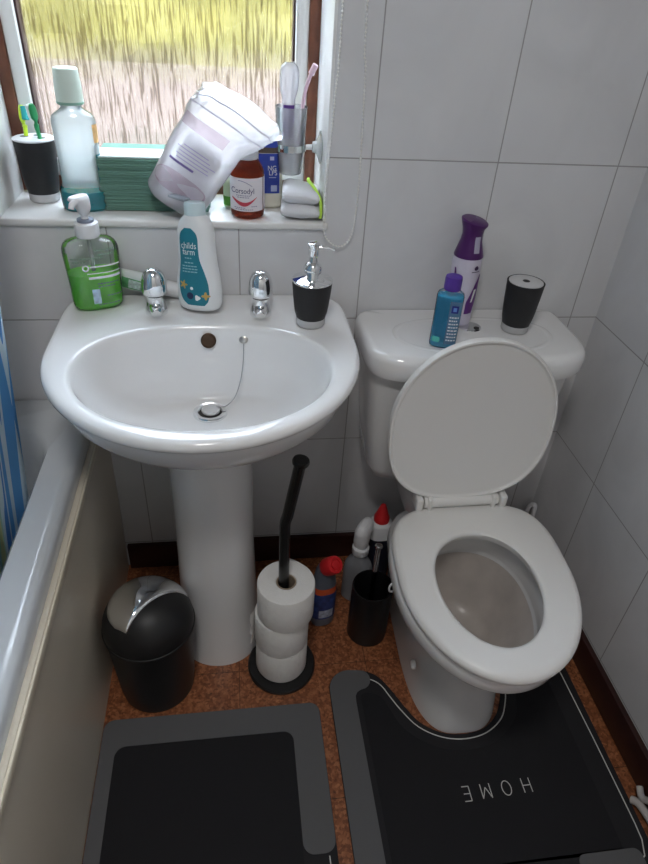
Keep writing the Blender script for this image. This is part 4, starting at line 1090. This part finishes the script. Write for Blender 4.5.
# small green and white bottle half hidden
sg_ = empty('small_green_bottle', (-.262, .085, SZ), 'small white and green bottle peeping out between the plastic bag and amber bottle', 'bottle')
B = Body([(0, .013, .013), (.002, .0155, .0155), (.05, .0155, .0155), (.06, .010, .010)], 2)
bm = nb(); B.build(bm); part('bottle', bm, mat('pale_green_bottle', (.60, .72, .50), .4), sg_)
bm = nb(); B.wrap(bm, -PI, 0, .006, .024); part('green_label', bm, mat('leaf_green_label', (.12, .42, .05), .4), sg_)
bm = nb(); lathe(bm, [(.0105, .059), (.011, .061), (.011, .074), (.009, .076)], 24); part('cap', bm, WHITEPL, sg_)

# folded white flannel with lime trim
fl = empty('folded_flannel', (-.122, .052, SZ), 'folded white flannel with lime green trim at the right end of the sill', 'flannel', rot=(0, 0, -.10))
TW = mat('white_towelling', (.80, .81, .85), .95, bump=.8, bscale=420, sheen=.3)
def fold_bm(x0, x1, y0, y1, z0, z1, tilt, seed):
    bm = nb(); rows = []
    for j in range(17):
        t = j / 16; e = max(.05, (1 - abs(2 * t - 1) ** 5)) ** .5
        y = y0 + (y1 - y0) * t; cx, cz = (x0 + x1) / 2, (z0 + z1) / 2; rr = []
        for v in sup(0, 0, 0, (x1 - x0) / 2 * (.9 + .1 * e), (z1 - z0) / 2 * e, nf=3.2, nb=2.4, N=56):
            w = .0016 * mnoise.noise(Vector((v.x * 60, y * 45, seed + v.y * 30)))
            rr.append(Vector((cx + v.x, y, cz + v.y * (1 - tilt * v.x / (x1 - x0)) - tilt * .012 * (v.x / (x1 - x0)) + w)))
        rows.append(rr)
    loft(bm, rows); return bm
part('cloth', fold_bm(-.042, .036, -.058, .050, .0015, .030, .1, 1), TW, fl, 80)
part('cloth_fold', fold_bm(-.040, .034, -.050, .050, .026, .056, .5, 7), TW, fl, 80)
bm = nb(); tube(bm, smooth_path([(.012, .049, .054), (.012, .030, .0555), (.020, .005, .053), (.030, -.020, .045), (.036, -.035, .034), (.037, -.045, .018), (.036, -.050, .006)], 5), .0032, 8)
part('lime_trim', bm, mat('lime_trim', (.52, .80, .10), .8), fl, label='lime green trim')

# suction holder on the right reveal with a clear cup
sh = empty('suction_holder', (WX1 - .006, .085, 1.072), 'chrome ring holder stuck to the right window reveal by a clear suction disc', 'suction holder')
bm = disc_on((-.0005, 0, 0), (-1, 0, 0), [(.030, 0), (.030, .0015), (.022, .004), (.012, .009), (.010, .016), (.002, .017)], 40); part('suction_disc', bm, clear_mat('clear_suction', (.9, .92, .93), .2, milk=.45, milkcol=(.8, .82, .84)), sh)
bm = nb(); tube(bm, [(-.016, 0, 0), (-.034, -.002, 0)], .0055, 14); part('arm', bm, CHROME, sh)
cxr = -.060
bm = nb(); lathe(bm, [(.0285, -.006), (.0305, -.006), (.0305, .006), (.0285, .006), (.0285, -.006)], 48, cxr, -.002, False, False); part('ring', bm, CHROME, sh)
cup = obj('clear_tumbler', lathe(nb(), [(.021, -.055), (.023, -.053), (.0275, .0), (.0305, .062), (.0312, .065), (.0296, .065), (.0262, .0), (.0215, -.050), (.004, -.051)], 48), clear_mat('clear_cup', (.97, .98, .99), .1, milk=.3, trl=.6))
cup.location = (WX1 - .006 + cxr, .083, 1.078); setp(cup, 'clear plastic tumbler held in the chrome ring at the window reveal', 'tumbler')
eb = empty('brush_pack', (WX1 - .006 + cxr - .008, .080, 1.028), 'white and purple brush pack standing in the clear tumbler', 'toothbrush', rot=(0, math.radians(1), .1))
B = Body([(0, .010, .006), (.003, .0125, .008), (.12, .0125, .008), (.128, .0125, .009), (.142, .0165, .011), (.165, .018, .012), (.18, .0155, .011), (.187, .008, .006)], 2.6)
bm = nb(); B.build(bm); part('pack', bm, clear_mat('milky_pack', (.95, .95, .97), .2, milk=.55, milkcol=(.85, .84, .88), trl=.5), eb)
bm = nb(); B.label(bm, .060, .118, -.010, .010, .0008); lb = part('purple_label', bm, mat('deep_purple_label', (.09, .03, .22), .4), eb, label='deep purple label')
bm = nb()
for k in range(5): B.label(bm, .066 + k * .006, .0685 + k * .006, -.007, random.uniform(.002, .008), .0013, 4, 1)
part('fine_lettering', bm, mat('lilac_print', (.5, .42, .65), .5), lb)
pb = empty('pink_toothbrush', (WX1 - .006 + cxr + .012, .084, 1.030), 'pale pink toothbrush leaning out of the clear tumbler', 'toothbrush', rot=(0, math.radians(5), -.5))
PK = mat('pale_pink_plastic', (.80, .58, .68), .3)
bm = nb(); tube(bm, smooth_path([(0, 0, 0), (0, 0, .05), (.001, 0, .13), (.010, .0, .172)], 4), .0034, 10); part('handle', bm, PK, pb)
bm = nb(); tube(bm, smooth_path([(.010, 0, .170), (.017, 0, .186)], 4), .0055, 10); part('head', bm, PK, pb)

# blind cord, a hanging loop of beads
bm = nb()
loop = smooth_path([(-.0735, -.010, 1.92), (-.0735, -.010, 1.31), (-.0770, -.011, 1.18), (-.0835, -.012, 1.05), (-.0855, -.014, .965), (-.083, -.015, .935), (-.074, -.013, .920), (-.060, -.012, .910), (-.044, -.011, .910), (-.030, -.010, .925), (-.024, -.010, .955), (-.0215, -.010, 1.03), (-.024, -.010, 1.13), (-.0275, -.010, 1.22), (-.033, -.010, 1.31), (-.040, -.010, 1.92)], 24)
tube(bm, loop, .0007, 6)
dist = 0; last = loop[0]; nxt = 0
cum = 0
for a, b2 in zip(loop, loop[1:]):
    L = (b2 - a).length; t = nxt - cum
    while t <= L:
        p = a + (b2 - a) * (t / max(L, 1e-9))
        if p.z < 1.45:
            bmesh.ops.create_icosphere(bm, subdivisions=1, radius=.0023, matrix=Matrix.Translation(p))
        nxt += .0062; t = nxt - cum
    cum += L
setp(obj('blind_cord', bm, mat('white_bead', (.86, .85, .82), .35)), 'looped white bead cord hanging beside the window', 'blind cord')

# ------------------------------------------------------------------ light
cl = empty('ceiling_light', (-.35, -1.25, ZC), 'round white ceiling lamp in the middle of the bathroom', 'ceiling light')
bm = nb(); lathe(bm, [(.15, -.03), (.15, -.001)], 48); part('lamp_base', bm, WHITEP, cl)
ld = bpy.data.lights.new('ceiling_lamp', 'AREA'); ld.shape = 'DISK'; ld.size = .28; ld.energy = 5.2; ld.color = (1, .97, .95)
lo = bpy.data.objects.new('ceiling_lamp', ld); COL.objects.link(lo); lo.location = (0, 0, -.04); lo.parent = cl
sn = bpy.data.lights.new('sun', 'SUN'); sn.energy = 1.0; sn.angle = .01; sn.color = (1, .94, .82)
so_ = bpy.data.objects.new('sun', sn); COL.objects.link(so_)
so_.rotation_euler = Vector((.35, .75, -.75)).to_track_quat('-Z', 'Y').to_euler()
pt = bpy.data.lights.new('window_portal', 'AREA'); pt.shape = 'RECTANGLE'; pt.size = .56; pt.size_y = .94; pt.cycles.is_portal = True
po = bpy.data.objects.new('window_portal', pt); COL.objects.link(po); po.location = ((WX0 + WX1) / 2, .27, 1.45); po.rotation_euler = (-PI / 2, 0, 0)

w = bpy.data.worlds.new('sky'); SC.world = w; w.use_nodes = True
bgn = w.node_tree.nodes['Background']; bgn.inputs[0].default_value = (.72, .85, 1, 1); bgn.inputs[1].default_value = 9.5

# ------------------------------------------------------------------ camera
cd = bpy.data.cameras.new('camera'); co = bpy.data.objects.new('camera', cd); COL.objects.link(co)
cd.sensor_fit = 'VERTICAL'; cd.sensor_height = 24; cd.lens = 626.28 * 24 / 864; cd.clip_start = .02
right = Vector((0.99031977, -0.12670784, 0.05667344)); down = Vector((-0.02984269, -0.59310861, -0.80456919)); fwd = Vector((0.13555873, 0.79508949, -0.59114849))
Mx = Matrix((right, -down, -fwd)).transposed().to_4x4(); Mx.translation = Vector((-0.26238448, -1.22693528, 1.3497509))
co.matrix_world = Mx
SC.camera = co
SC.view_settings.view_transform = 'Standard'; SC.view_settings.look = 'None'; SC.view_settings.gamma = 1
SC.view_settings.exposure = 0.98
